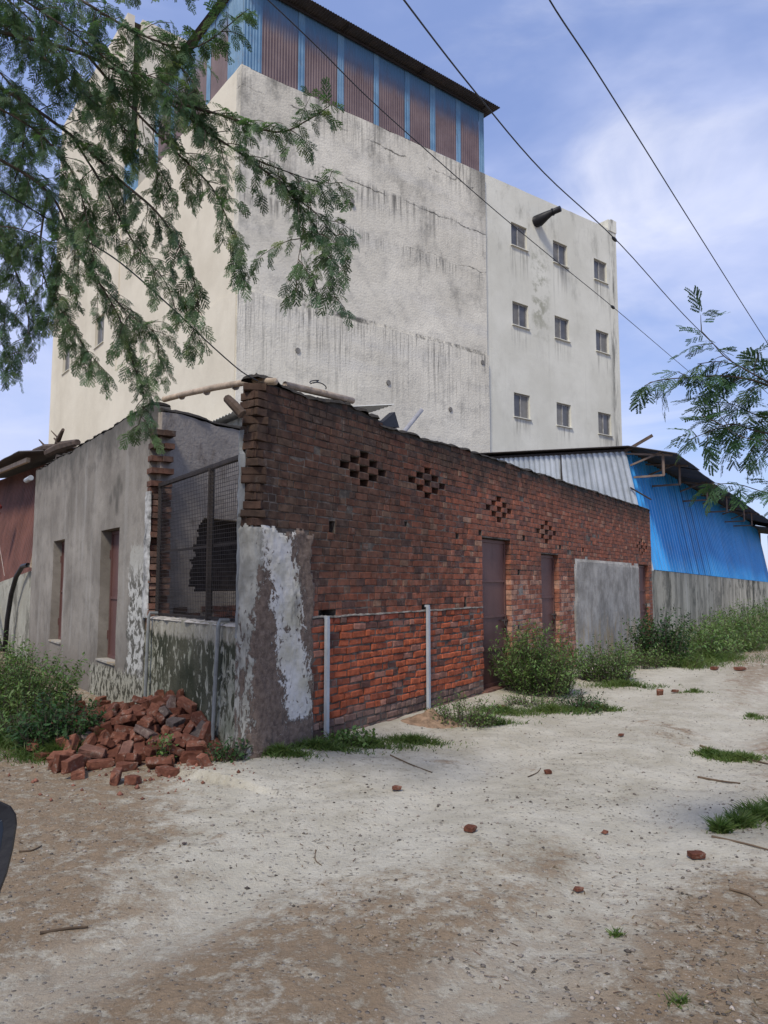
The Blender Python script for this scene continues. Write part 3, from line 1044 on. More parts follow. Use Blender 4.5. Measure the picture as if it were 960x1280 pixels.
def lump(mb, fa, n, rad_, seed, ny=7):
    """uneven ridge of mortar along fa(i/n) -> (point, out, up)"""
    rows = []
    for i in range(n + 1):
        p, o, up = fa(i / n)
        k = 1 + .35 * nz(i * .35, seed) + .2 * nz(i * 1.3, seed + 4)
        row = []
        for j in range(ny):
            a = math.pi * j / (ny - 1)
            row.append(p + o * (math.cos(a) * rad_[0] * k) + up * (math.sin(a) * rad_[1] * k * (1 + .3 * nz(i * .7, j * .9, seed))))
        rows.append(row)
    for i in range(n):
        for j in range(ny - 1):
            mb.face([rows[i][j], rows[i + 1][j], rows[i + 1][j + 1], rows[i][j + 1]], [(0, 3.4)] * 4)
    for e in (0, n):
        mb.face(rows[e], [(0, 3.4)] * ny)


def capline(t):
    s = -PIER - .02 + t * 2.29
    p, n, d = path(s, rtop(max(0, s)) - .03 + (.04 if s < .35 else 0) - (.08 * max(0, -s - .1)), -.11)
    return p, n, Vector((0, 0, 1))


def capline2(t):
    s = 2.08 + t * 12.36
    return R.P(s, rtop(s) - .03, -.11), R.n, Vector((0, 0, 1))


lump(cap, capline, 60, (.125, .055), 1)
lump(cap, capline2, 200, (.125, .045), 2)
cap.build('wall_coping', M['mortar'], house, smooth=True)
led = MB()
lump(led, lambda t: (R.P(.86 + 3.85 * t, 1.247 + .012 * nz(t * 14, 1), -.012), R.n, Vector((0, 0, 1))), 120, (.022, .02), 5, 5)
led.build('mortar_ledge', m_plain('pale_mortar', (.17, .155, .135), .95, 0, .6, 8), house, smooth=True)

# flaking render on the corner
cr = MB()
nS, nZ = 74, 116
s_of = lambda i: -PIER - .01 + i * (1.19 / nS)
z_of = lambda j: -.1 + j * (2.26 / nZ)


def crp(i, j):
    s, z = s_of(i), z_of(j)
    w = .020 + .012 * fnz(s * 5, z * 3, 1) + .004 * nz(s * 20, z * 20)
    e = min(.88 + .07 * fnz(z * 3.1, 2.2) + .03 * nz(z * 13) - s, 2.08 + .07 * fnz(s * 4.2, 7.7) + .03 * nz(s * 15, 3) - z)
    w *= max(0.0, min(1.0, e / .03 + .2))
    if z < .35:
        w += (.35 - z) * .12
    return path(s, z, w)[0], e


for i in range(nS):
    for j in range(nZ):
        q = [crp(i, j), crp(i + 1, j), crp(i + 1, j + 1), crp(i, j + 1)]
        if max(x[1] for x in q) > 0:
            cr.face([x[0] for x in q], [(s_of(a), z_of(b)) for a, b in ((i, j), (i + 1, j), (i + 1, j + 1), (i, j + 1))])
cr.build('corner_render', M['corner'], house, smooth=True)
# torn strip of render hanging on the pier beside the mesh
ts = MB()
rows = []
for j in range(60):
    z = 1.1 + j * 1.9 / 59
    a = -PIER - .015 - .02 * nz(z * 4, 8)
    b = a + .05 + .05 * fnz(z * 2.6, 3) + (.04 if 2.2 < z < 2.8 else 0)
    rows.append([path(a, z, -.05)[0], path(a, z, .028 + .01 * nz(z * 9))[0], path((a + b) / 2, z, .034)[0], path(b, z, .004)[0]])
for j in range(59):
    for k in range(3):
        ts.face([rows[j][k], rows[j][k + 1], rows[j + 1][k + 1], rows[j + 1][k]], [(-.3, 1.6)] * 4)
ts.build('torn_render_strip', M['rodgrey'], house, smooth=True)

# cement patch over the bricks between the second and third road door
pt = MB()
nU, nV = 90, 44
pu = lambda i: 8.45 + i * (4.75 / nU)
pv = lambda j: -.1 + j * (2.3 / nV)


def ptp(i, j):
    u, z = pu(i), pv(j)
    lft = 8.62 + .10 * fnz(z * 1.6, 4) + .03 * nz(z * 9) + (.25 * max(0, z - 1.75))
    e = min(u - lft, 2.03 - .008 * (u - 8.6) + .03 * fnz(u * 2, 5) - z, 13.12 - u)
    w = (.024 + .006 * fnz(u * 2, z * 2)) * max(0, min(1, e / .03 + .15))
    return R.P(u, z, w), e


for i in range(nU):
    for j in range(nV):
        q = [ptp(a, b) for a, b in ((i, j), (i + 1, j), (i + 1, j + 1), (i, j + 1))]
        if max(x[1] for x in q) > 0:
            pt.face([x[0] for x in q], [(pu(a), pv(b)) for a, b in ((i, j), (i + 1, j), (i + 1, j + 1), (i, j + 1))])
pt.build('cement_patch', M['patch'], house, smooth=True)


# doors
def sheet_door(fr, u0, u1, z0, z1, w, latch_side, rails, label=None):
    d = MB()
    d.fbox(fr, u0, u1, z0, z1, w - .035, w - .006)
    for hz_ in (.18, .82):
        d.fbox(fr, (u0 if latch_side > 0 else u1) - .012, (u0 if latch_side > 0 else u1) + .012, z0 + (z1 - z0) * hz_ - .06, z0 + (z1 - z0) * hz_ + .06, w + .012, w + .026)
    for a, b, c, e in ((u0, u0 + .045, z0, z1), (u1 - .045, u1, z0, z1), (u0 + .045, u1 - .045, z0, z0 + .045), (u0 + .045, u1 - .045, z1 - .045, z1)):
        d.fbox(fr, a, b, c, e, w - .006, w + .012)
    for r in rails:
        d.fbox(fr, u0 + .045, u1 - .045, r - .018, r + .018, w - .006, w + .010)
    o = d.build('door', M['door'], house)
    if label:
        o['label'] = label
    k = MB()
    us = u1 - .02 if latch_side > 0 else u0 + .02
    zz = z0 + (z1 - z0) * .44
    k.bar(fr.P(us - latch_side * .20, zz, w + .03), fr.P(us + latch_side * .03, zz, w + .03), .02)
    k.tube([fr.P(us - latch_side * .12, zz, w + .03), fr.P(us - latch_side * .11, zz - .07, w + .045), fr.P(us - latch_side * .04, zz - .11, w + .03)], .009)
    k.fbox(fr, us - .03, us + .03, zz - .05, zz + .05, w + .012, w + .022)
    k.tube([fr.P(us - latch_side * .03, zz - .03, w + .03), fr.P(us - latch_side * .03, zz - .22, w + .03)], .008)
    k.build('latch', M['latch'], o)
    return o


sheet_door(R, 4.74, 5.71, .09, 2.23, -.10, 1, (.62, 1.10, 1.62))
sheet_door(R, 6.99, 7.79, .24, 2.07, -.10, 1, (.80, 1.35))
sheet_door(R, 13.26, 14.11, .32, 2.01, -.10, 1, (.9, 1.4))
th = MB()
for i in range(8):
    a = 4.74 + i * .122
    th.fbox(R, a + .004, a + .117, -.06, .085 + .01 * nz(i * 3.3), -.12, .05 + .012 * nz(i * 7.1), (.17, .085, .07))
th.build('brick_threshold', M['brick'], house)

# two grey pipes standing against the brick panel
for (u, z1) in ((1.08, 1.24), (3.10, 1.30)):
    p = MB()
    p.fbox(R, u - .022, u + .022, -.03, z1, .02, .055)
    p.fbox(R, u - .010, u + .022, z1, z1 + .025, -.01, .05)
    o = p.build('wall_pipe', M['pipe'], house)

# ---- lane side: plastered wall, mesh opening, low wall
HL = [(4.13, 5.04, .50, 2.345, .24), (7.40, 8.30, .56, 2.34, .24)]
lw = MB()


def ltop(u):
    return .05 * nz(u * .9, 11) + .025 * nz(u * 5, 12) + (.0 if u > 3.3 else .03) + .012 * u


cellwall(lw, L, 2.93, 10.3, -.3, 3.74, w=0, thick=.25, holes=HL, du=.22, dz=.25, top=ltop, wf=lambda u, z: .008 * fnz(u * 1.5, z * 1.5, 5), sgn=-1)
lw.build('plaster_wall', M['lplaster'], house)
for (a, b, c, d, _) in HL:
    sheet_door(L, a + .02, b - .02, c + .03, d - .01, -.15, -1, (c + .88,), None)
    s = MB()
    s.fbox(L, a + .012, b - .012, c + .003, c + .028, -.235, .025)
    s.build('door_sill', M['patch'], house)

# raw brick ends where the plaster wall was broken away
je = MB()
RJ = random.Random(5)
for k in range(int(3.50 / CH)):
    z = 1.2 + k * CH
    if z > 3.42:
        break
    out = RJ.uniform(0, .10) if z > 2.78 else RJ.uniform(-.02, .06)
    if z > 2.78 and k % 2:
        continue
    for w0, w1 in ((-.255, -.135), (-.125, .006)):
        oo = out + RJ.uniform(-.03, .03)
        c = RJ.choice([(.24, .12, .09), (.30, .18, .14), (.19, .085, .06), (.15, .09, .075)])
        je.fbox(L, 2.84 - oo, 2.97, z + .006, z + CH - .006, w0, w1 + RJ.uniform(-.006, .010), c)
je.build('broken_jamb', M['brick'], house)
jm = MB()


def jcol(t):
    z = 1.18 + t * 1.5
    return L.P(2.92 - .02 * nz(z * 3), z, -.10), -L.d, L.n


lump(jm, lambda t: (L.P(2.90 + .03 * nz(t * 8, 2), 1.18 + t * 1.52, .002), L.d, L.n), 40, (.10, .030), 21)
jm.build('jamb_plaster', m_plain('blotched_plaster', (.30, .30, .29), .92, 0, .65, 7), house, smooth=True)

# low wall under the mesh
lo = MB()
cellwall(lo, L, .17, 2.93, -.3, 1.17, w=-.012, thick=.22, du=.08, dz=.08, top=lambda u: .05 - .03 * (u - .33) / 2.5 + .012 * nz(u * 5), wf=lambda u, z: .012 * fnz(u * 3, z * 3, 2), sgn=-1)
lo.build('low_wall', M['mossy'], house)
lc = MB()
lump(lc, lambda t: (L.P(.18 + 2.74 * t, 1.195 - .02 * t, -.11), L.n, Vector((0, 0, 1))), 50, (.115, .030), 31)
lc.build('sill_mortar', m_plain('pale_sill', (.36, .33, .29), .95, 0, .35, 9), house, smooth=True)
for u, lean in ((2.64, .0), (.57, .06)):
    p = MB()
    p.tube([L.P(u, 1.24, -.06), L.P(u, 1.245, .03), L.P(u, 1.2, .045), L.P(u + lean, .05, .06)], .019, 8)
    p.build('wall_pipe', M['rodgrey'], house)

# mesh screen
gr = MB()
GW = -.10
gr.bar(L.P(2.84, 2.775, GW), L.P(.16, 2.80, GW), .045)
gr.bar(L.P(2.78, 1.2, GW), L.P(2.78, 2.76, GW), .04)
gr.bar(L.P(1.18, 1.2, GW), L.P(1.18, 2.78, GW), .055)
gr.bar(L.P(2.78, 1.965, GW - .03), L.P(.16, 1.985, GW - .03), .022)
gr.bar(L.P(2.78, 1.225, GW), L.P(.16, 1.25, GW), .03)
go = gr.build('mesh_screen', M['darksteel'], house)
wm_ = MB()
RW = random.Random(3)
for i in range(56):
    u = .18 + i * (2.60 / 56)
    b = RW.uniform(-.004, .004)
    wm_.tube([L.P(u, 1.22, GW + .025), L.P(u + b, 1.97, GW + .03), L.P(u, 2.79, GW + .025)], .0022, 4, None, False)
for j in range(37):
    z = 1.24 + j * .042
    wm_.tube([L.P(.16, z, GW + .027), L.P(1.2, z + RW.uniform(-.006, .006), GW + .03), L.P(2.0, z + RW.uniform(-.008, .008), GW + .034), L.P(2.78, z, GW + .027)], .0022, 4, None, False)
wm_.build('wire_mesh', M['darksteel'], go)

# inner wall seen through the mesh, with a ragged recess; a near-black plate stands in for the dark room
PW = Frame(*L.P(2.86, 0, -.12).xy, 33.3, 1)
RH = random.Random(9)
hs = []
for k in range(30):
    z = 1.48 + k * .032
    a = .46 + .26 * (k / 29) ** 1.6 + .10 * nz(k * .33, 2.5) + .03 * nz(k * 1.3, 7) + (.12 if k < 2 else 0)
    hs.append((a, 1.75, z, z + .032, .16))
pw = MB()
cellwall(pw, PW, 0.0, 7.0, -.2, 3.70, w=0, thick=.17, holes=hs, du=.3, dz=.3, top=lambda u: .05 * nz(u * 1.4, 5) + .03 * nz(u * 6, 2), wf=lambda u, z: 0, sgn=-1, back=True)
pw.build('inner_wall', m_boundary('inner_plaster', (.38, .335, .285), (.16, .13, .105)), house)
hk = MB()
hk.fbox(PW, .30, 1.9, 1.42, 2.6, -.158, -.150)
hk.build('hole_dark_backing', m_plain('painted_room_dark', (.030, .024, .022), .95, 0, .5, 9), house)  # darkness of the room behind is put into this plate's colour
pb = MB()
RP = random.Random(8)
for k in range(16):
    z = .05 + k * .078
    s = .02
    while s < 3:
        e = s + RP.choice([.228, .112])
        if RP.random() < .8:
            pb.fbox(PW, s + .006, e - .006, z + .006, z + .072, .001, .008 + RP.uniform(0, .008), RP.choice([(.12, .06, .05), (.16, .075, .06), (.09, .055, .05)]))
        s = e
pb.build('inner_brick_course', M['brick'], house)
tp = MB()
lump(tp, lambda t: (PW.P(.02 + 6.9 * t, 3.72 + .04 * nz(t * 9.8, 5), -.085), PW.n, Vector((0, 0, 1))), 80, (.10, .05), 41)
lump(tp, lambda t: (L.P(2.95 + 7.3 * t, 3.755 + ltop(2.95 + 7.3 * t), -.125), L.n, Vector((0, 0, 1))), 120, (.13, .035), 42)
tp.build('wall_coping', M['mortar'], house, smooth=True)

# roofs over the rooms, and the walls one does not see from here
rs = MB()
e0, e1, e2, e3 = PW.P(.3, 0, -.2), PW.P(12.2, 0, -.2), R.P(14.2, 0, -.4), L.P(10.1, 0, -.4)
far = R.P(14.45, 0, 0) - L.n * 0 + (L.P(10.3) - R.o)
rs.face([Vector((p.x, p.y, 3.15)) for p in (PW.P(.4, 0, -.18), L.P(10.1, 0, -.3), R.P(14.3, 0, -.3) + (L.P(10.1) - L.P(3.1)), R.P(14.3, 0, -.3) + (L.d * 2.9))])
rs.face([Vector((p.x, p.y, 3.27)) for p in (PW.P(.4, 0, -.18), L.P(10.1, 0, -.3), R.P(14.3, 0, -.3) + (L.P(10.1) - L.P(3.1)), R.P(14.3, 0, -.3) + (L.d * 2.9))])
a, b = R.P(6.2, 0, -.24), R.P(14.3, 0, -.24)
for z in (3.02, 3.14):
    rs.face([a + Vector((0, 0, z)), b + Vector((0, 0, z)), b + L.d * 2.8 + Vector((0, 0, z)), a + L.d * 2.8 + Vector((0, 0, z))])
rs.build('roof_slab', M['slab'], house)
bw = MB()
q0, q1, q2 = R.P(14.45), R.P(14.45) + L.d * 10.2, L.P(10.3)
for a, b in ((q0, q1), (q1, q2)):
    t = (b - a).normalized()
    az_ = math.degrees(math.atan2(t.x, t.y))
    f = Frame(a.x, a.y, az_, 1)
    bw.fbox(f, .0, (b - a).length, -.2, 3.35, -.23, -.005)
bw.build('rear_wall', M['slab'], house)


# ------------------------------------------------------------------ tall block behind
B = Frame(5.15, 28.0, 52.0, 1)                 # its face towards the road
bc_ = B.P(-11.92)
S = Frame(bc_.x, bc_.y, 52.0 - 90.0, -1)       # its face towards the lane
tower = thing('factory_building', 'tall dirty white concrete block with small square windows and a sheet metal roof room', 'building', (bc_.x, bc_.y, 0))
WIN = [(uc, zc) for zc in (15.36, 12.12, 8.46, 4.9) for uc in (.42, 2.98, 5.76)]
hw_ = [(u - .465, u + .465, z - .48, z + .48, .16) for u, z in WIN]
m = MB()
cellwall(m, B, -11.92, -1.62, 10.05, 16.95, w=0, thick=.3, du=.4, dz=.5, top=lambda u: .25 * (u + 11.92) / 10.3 + .03 * nz(u * 2), wf=lambda u, z: .022 * fnz(u * .6, z * .8, 4))
cellwall(m, B, -11.92, -1.60, -.2, 10.05, w=.055, thick=.35, du=.3, dz=.6, top=lambda u: .035 * nz(u * 1.1, 4) + .03 * nz(u * 5, 4), wf=lambda u, z: .018 * fnz(u * .6, z * .8, 4))
m.build('concrete_wall', M['concrete'], tower)
m = MB()
cellwall(m, B, -1.62, 7.0, -.2, 17.30, w=-.13, thick=.3, holes=hw_, du=.6, dz=.8, top=lambda u: .03 * (u + 1.6) + .02 * nz(u * 3))
m.fbox(B, 6.40, 7.02, 17.45, 17.95, -.60, -.10)
m.fbox(B, 6.62, 7.03, 17.95, 18.02, -.60, -.10)
m.build('windowed_wall', M['white'], tower)
# end wall (seen only from the side) and back
m = MB()
en = B.P(7.0, 0, -.13)
E_ = Frame(en.x, en.y, 52.0 - 90.0, 1)
m.fbox(E_, .3, 20.0, -.2, 17.4, -.3, -.004)
bk_ = B.P(-11.92) + S.d * 20.7
K_ = Frame(bk_.x, bk_.y, 52.0, -1)
m.fbox(K_, .0, 18.9, -.2, 17.3, -.3, -.004)
m.build('rear_wall', M['cream'], tower)
# lane face: the lower part and the taller stair block at its far end
HS = [(12.3, 13.5, 11.70, 13.0, .2), (17.4, 18.6, 11.70, 13.0, .2), (17.4, 18.6, 17.6, 19.0, .2), (12.3, 13.5, 5.5, 6.8, .2), (17.4, 18.6, 5.5, 6.8, .2)]
m = MB()
cellwall(m, S, .02, 10.6, 10.02, 17.0, w=-.01, thick=.3, du=.5, dz=.7, top=lambda u: .02 * nz(u * 3), wf=lambda u, z: .015 * fnz(u * .5, z * .5, 9), sgn=-1)
cellwall(m, S, .02, 10.6, -.2, 10.02, w=.035, thick=.3, du=.4, dz=.7, top=lambda u: .03 * nz(u * 1.3, 2), wf=lambda u, z: .015 * fnz(u * .5, z * .5, 9), sgn=-1)
cellwall(m, S, 10.6, 20.7, -.2, 25.5, w=.02, thick=.3, holes=HS, du=.8, dz=.9, wf=lambda u, z: .012 * fnz(u * .5, z * .5, 9), sgn=-1)
q = S.P(10.6, 0, -.3)
F_ = Frame(q.x, q.y, 52.0, 1)
m.fbox(F_, .3, 9.0, 17.0, 25.5, -.3, 0)
q = S.P(20.7, 0, -.3)
F2_ = Frame(q.x, q.y, 52.0, 1)
m.fbox(F2_, .3, 9.0, 17.0, 25.5, 0, .3)
m.build('limewashed_wall', M['cream'], tower)
# roofs
m = MB()
for z in (16.6, 16.8):
    m.face([B.P(-11.7, z, -.2), B.P(6.9, z, -.4), B.P(6.9, z, -.4) + S.d * 19.5, B.P(-11.7, z, -.2) + S.d * 19.5])
m.face([S.P(10.7, 25.3, -.2), S.P(20.6, 25.3, -.2), S.P(20.6, 25.3, -9.0), S.P(10.7, 25.3, -9.0)])
m.build('roof_slab', M['slab'], tower)


def window(fr, u, z, hw, hh, w, parent, flip):
    f = MB()
    t = .05
    for a, b, c, d in ((u - hw, u + hw, z + hh - t, z + hh), (u - hw, u + hw, z - hh, z - hh + t), (u - hw, u - hw + t, z - hh + t, z + hh - t), (u + hw - t, u + hw, z - hh + t, z + hh - t),
                       (u - .02, u + .035, z - hh + t, z + hh - t)):
        f.fbox(fr, a, b, c, d, w - .05, w)
    o = f.build('window', M['winframe'], parent)
    a, b = (M['pane'], M['pane2']) if not flip else (M['pane2'], M['pane'])
    p = MB()
    p.fbox(fr, u - hw + t, u - .02, z - hh + t, z + hh - t, w - .035, w - .025)
    p.build('pane', a, o)
    p = MB()
    p.fbox(fr, u + .035, u + hw - t, z - hh + t, z + hh - t, w - .030, w - .020)
    p.build('insect_screen' if b is M['pane2'] else 'pane', b, o)
    s = MB()
    s.fbox(fr, u - hw - .05, u + hw + .05, z - hh - .035, z - hh - .004, w - .04, w + .165)
    s.build('sill', M['white'], o)
    return o


for i, (u, z) in enumerate(WIN):
    window(B, u, z, .46, .475, -.13 - .09, tower, i in (1, 3, 4, 7, 8))
for h in HS:
    window(S, (h[0] + h[1]) / 2, (h[2] + h[3]) / 2, .59, (h[3] - h[2]) / 2 - .005, -.09, tower, True)

# sheet metal room on the roof
RC = random.Random(4)
edges = [-11.86, -11.45, -11.25, -9.94, -9.72, -8.44, -8.20, -6.94, -6.74, -5.57, -5.36, -4.37, -4.14, -3.07, -2.86, -1.86, -1.62]
zb = lambda u: 16.99 + .25 * (u + 11.92) / 10.3
br, bl = MB(), MB()
for i in range(len(edges) - 1):
    a, b = edges[i], edges[i + 1]
    brown = i % 2 == 0 and i > 0
    corrugated(br if brown else bl, lambda u, t, o, k=.0 if brown else .012: B.P(u, zb(u) + t * (19.72 - zb(u)), -.06 + k + o), a, b + (.0 if brown else .02), .10, .015, ((0), (1)), True)
    # uv in metres
for mb in (br, bl):
    mb.uv = [[(u, 17.1 + 2.6 * t) for u, t in q] for q in mb.uv]
sl = [.05, .75, 1.05, 2.3, 2.6, 3.8, 4.1, 5.3, 5.6, 6.8, 7.2]
for i in range(len(sl) - 1):
    brown = i % 2 == 0 and i > 0
    tgt = br if brown else bl
    n0 = len(tgt.uv)
    corrugated(tgt, lambda u, t, o, k=.0 if brown else .012: S.P(u, 17.0 + t * 2.72, -.06 + k + o), sl[i], sl[i + 1], .10, .022, ((0), (1)), True)
    tgt.uv[n0:] = [[(-u, 17.0 + 2.7 * t) for u, t in q] for q in tgt.uv[n0:]]
br.build('brown_cladding', M['browncl'], tower)
bl.build('blue_cladding', M['bluecl'], tower)
rf = MB()


def roofp(u, t, o):
    # u along the road face, t from the road eave to the back
    p = B.P(u, 0, 0) - B.n * (-.48 + t * 7.9)
    return p + Vector((0, 0, 19.80 + o + t * .35))


corrugated(rf, roofp, -12.08, -1.22, .10, .022, (0, 1), True)
rf.uv = [[(u, 20 * t) for u, t in q] for q in rf.uv]
rf.build('roof_sheet', M['roof'], tower)
fr_ = MB()
fr_.bar(B.P(-11.9, 19.70, .02), B.P(-1.62, 19.70, .02), .05, .08)
for u in (-11.7, -8.3, -5, -1.8):
    fr_.bar(B.P(u, 19.74, -3.0), B.P(u, 19.74, .42), .05, .06)
fr_.build('roof_purlin', M['darksteel'], tower)
# rain spout sticking out near the top
sp = MB()
sp.tube([B.P(1.45, 16.30, -.3), B.P(1.48, 16.30, .05), B.P(1.58, 16.42, .32), B.P(1.70, 16.52, .5), B.P(1.80, 16.56, .86)], [.24, .24, .17, .12, .12], 12)
sp.tube([B.P(1.70, 16.52, .5), B.P(1.74, 16.54, .55)], [.15, .15], 12)
sp.build('rain_spout', M['black'], tower, smooth=True)
for u, z in ((-1.95, 9.72), (-9.9, 8.6), (-6.4, 8.2), (-3.6, 7.7), (-7.9, 14.0)):
    bx = MB()
    bx.tube([B.P(u, z, .0), B.P(u, z, .09)], [.10, .085], 9)
    bx.build('tie_hole_plug', M['slab'], tower)
# pale blue sheet infill between the roof room and the stair block
bx = MB()
corrugated(bx, lambda u, t, o: S.P(u, 17.0 + t * 1.7, -.06 + o), 8.9, 10.58, .10, .022, (0, 1), True)
bx.uv = [[(-u, 17.0 + 1.7 * t) for u, t in q] for q in bx.uv]
bx.build('blue_cladding', M['bluecl'], tower)

# ------------------------------------------------------------------ shed clad in blue sheet, and the boundary wall under it
shed = thing('sheet_metal_shed', 'long shed with leaning bright blue sheet wall and overhanging dark roof on brackets', 'shed', tuple(R.P(14.6, 0, -1)))
X0, X1 = 14.62, 40.5
zbase = lambda u: 1.93 - (u - 14.6) * .0125
ztop = lambda u: 5.06 - (u - 14.6) * .013


def shp(u, t, o):
    lean = .07 + .55 * t
    return R.P(u + .06 * t, zbase(u) + t * (ztop(u) - zbase(u)), -lean + o + .012 * nz(u * .5, t * 2))


s_ = MB()
corrugated(s_, shp, X0, X1, .35, .055, (0, .5, 1), 'rib')
s_.uv = [[(u, 2 + 3 * t) for u, t in q] for q in s_.uv]
s_.build('blue_sheeting', M['blueshed'], shed)
gp = R.P(14.66)
Q = Frame(gp.x, gp.y, 33.3 - 90.0, -1)         # gable end, facing the camera
g_ = MB()


def gab(u, t, o):
    z0 = 1.9
    lean = .62 * (1 - t)
    zt = 5.06 + .042 * u
    uu = u * (1) + (lean * max(0, 1 - u / 3) * -1)
    return Q.P(uu + .62, z0 + t * (zt - z0), o)


corrugated(g_, gab, .0, 9.0, .15, .045, (0, .5, 1))
g_.uv = [[(u, 2 + 3 * t) for u, t in q] for q in g_.uv]
g_.build('gable_sheeting', M['galv'], shed)
gb_ = MB()
gb_.bar(Q.P(.62, 5.05, .04), Q.P(9.6, 5.43, .04), .05, .06)
gb_.bar(Q.P(2.35, 1.9, .035), Q.P(2.35, 5.10, .035), .03, .05)
gb_.tube([Q.P(-.02, 3.7, .10), Q.P(.5, 4.05, .08)], .02, 6)
gb_.build('gable_frame', M['darksteel'], shed)
# roof: overlapping sheets stepping down the eave
rf = MB()
RR = random.Random(6)
nsh = 9
for k in range(nsh):
    u0, u1 = 14.45 + k * 2.91, 14.45 + (k + 1) * 2.91 + .12
    ext = .62 + RR.uniform(-.10, .12)
    dzk = .012 * (k % 2) + RR.uniform(-.02, .03)

    def rp(u, t, o, ext=ext, dzk=dzk, u0=u0):
        w = ext - t * (ext + 5.6)
        return R.P(u, ztop(u) + .05 + dzk - (.26 if w > -.55 else .05) * (w + .55) + o + .015 * nz(u, t), w)
    corrugated(rf, rp, u0, u1, .19, .022, (0, .19, 1), True, .006)
rf.uv = [[(u, 6 * t) for u, t in q] for q in rf.uv]
rf.build('roof_sheet', M['roof'], shed)
for u in (13.9 + .75, 16.55, 20.6, 24.5, 28.9, 31.2):
    k = MB()
    zt = ztop(u) - .12
    k.bar(R.P(u, zt - .62, -.42), R.P(u, zt - .62, .34), .05)
    k.bar(R.P(u, zt - .62, .32), R.P(u, zt - .06, .32), .055)
    k.bar(R.P(u, zt - .30, -.5), R.P(u, zt - .02, .30), .045)
    k.bar(R.P(u, zt + .02, -.6), R.P(u, zt - .13, .55), .045)
    k.build('eave_bracket', M['steel'], shed)
k = MB()
k.bar(R.P(14.62, 5.02, -.62), R.P(14.9, 5.42, .02), .08)
k.build('roof_beam', M['oldwood'], shed)
k = MB()
k.bar(R.P(X1 + .02, zbase(X1) - .1, -.02), R.P(X1 + .08, ztop(X1), -.58), .06)
k.build('corner_flashing', M['black'], shed)
# far side and back of the shed
k = MB()
k.fbox(R, 15.2, X1, .0, 4.2, -11.3, -11.2)
qf = R.P(X1)
Qf = Frame(qf.x, qf.y, 33.3 - 90.0, 1)
k.fbox(Qf, .7, 11.2, 0, 4.4, -.05, 0)
k.build('rear_sheeting', M['galv'], shed)
k = MB()
k.face([R.P(14.5, 5.32, -5.55), R.P(X1 + .5, 5.0, -5.55), R.P(X1 + .5, 4.3, -11.6), R.P(14.5, 4.6, -11.6)])
k.face([R.P(14.5, 5.31, -5.55), R.P(X1 + .5, 4.99, -5.55), R.P(X1 + .5, 4.29, -11.6), R.P(14.5, 4.59, -11.6)])
k.build('rear_roof', M['roof'], shed)
# lower shed roof beyond the far end
ls = thing('lean_to_roof', 'low dark sheet roof jutting out beyond the far end of the blue shed', 'roof', tuple(R.P(40.8, 0, -1)))
k = MB()
corrugated(k, lambda u, t, o: R.P(u, 4.50 - .28 * (t * 1.5 - .8) + o, -1.5 + t * 2.3), 37.5, 46, .19, .022, (0, 1), True, .006)
k.uv = [[(u, 3 * t) for u, t in q] for q in k.uv]
k.build('roof_sheet', M['roof'], ls)
k = MB()
for u in (41.2, 45.6):
    for w in (-1.4, -.5):
        k.bar(R.P(u, 0, w), R.P(u, 4.45, w), .08)
k.build('roof_post', M['steel'], ls)

bwall = MB()
cellwall(bwall, R, 14.46, 62, -.3, 1.92, w=-.05, thick=.23, du=.5, dz=.4, top=lambda u: -(u - 14.5) * .0125 + .02 * nz(u * 2, 4), wf=lambda u, z: .012 * fnz(u, z, 3))
o = bwall.build('boundary_wall', M['boundary'], None, loc=R.P(14.46))
tag(o, 'long plastered boundary wall streaked black with rain below the blue shed', 'wall')

# ------------------------------------------------------------------ rusty shed and peeling wall along the lane
rsh = thing('rusty_shed', 'rusty red sheet metal shed with sagging dark roof behind the plastered wall on the left', 'shed', tuple(L.P(10.5, 0, -1)))
k = MB()


def rsp(u, t, o):
    zt = 4.20 + .06 * (u - 10.4)
    return L.P(u - .10 * t, (1.86 - .06 * (u - 10.4)) + t * (zt - 1.86 + .06 * (u - 10.4)), -.10 - .45 * t + o)


corrugated(k, rsp, 10.36, 21, .22, .034, (0, .5, 1), True)
k.uv = [[(u, 2 + 2.2 * t) for u, t in q] for q in k.uv]
k.build('red_sheeting', M['rustsheet'], rsh)
k = MB()
corrugated(k, lambda u, t, o: L.P(u, 4.30 + .06 * (u - 10.4) - .20 * (.35 - 0) + .22 * t * 3 + o + .05 * nz(u * .8, t), .35 - t * 4.2), 10.2, 21.4, .16, .022, (0, .3, 1), True, .006)
k.uv = [[(u, 6 * t) for u, t in q] for q in k.uv]
k.build('roof_sheet', M['roof'], rsh)
k = MB()
k.bar(L.P(10.42, 1.9, -.02), L.P(10.34, 4.25, -.42), .09)
k.bar(L.P(10.5, 4.12, .12), L.P(20, 4.7, .12), .07, .09)
k.build('timber_post', M['wood'], rsh)
pr = thing('pale_roofed_shed', 'far shed with a pale corrugated roof showing above the rusty shed', 'shed', tuple(L.P(16, 0, -6)))
k = MB()
corrugated(k, lambda u, t, o: L.P(u, 5.85 + .9 * t + o, -4.6 - 5 * t), 11, 32, .2, .03, (0, 1), True, .006)
k.uv = [[(u, 6 * t) for u, t in q] for q in k.uv]
k.build('roof_sheet', M['whiteroof'], pr)
k = MB()
k.fbox(L, 11.3, 31.7, 0, 5.8, -9.0, -4.9)
k.build('wall', M['lowwall'], pr)
o = MB()
cellwall(o, L, 10.32, 26, -.3, 1.84, w=-.03, thick=.23, du=.4, dz=.3, top=lambda u: .03 * nz(u * 2, 8) - .055 * (min(u, 16) - 10.4), wf=lambda u, z: .012 * fnz(u, z, 8), sgn=-1)
o = o.build('lane_wall', M['lowwall'], None, loc=L.P(10.32))
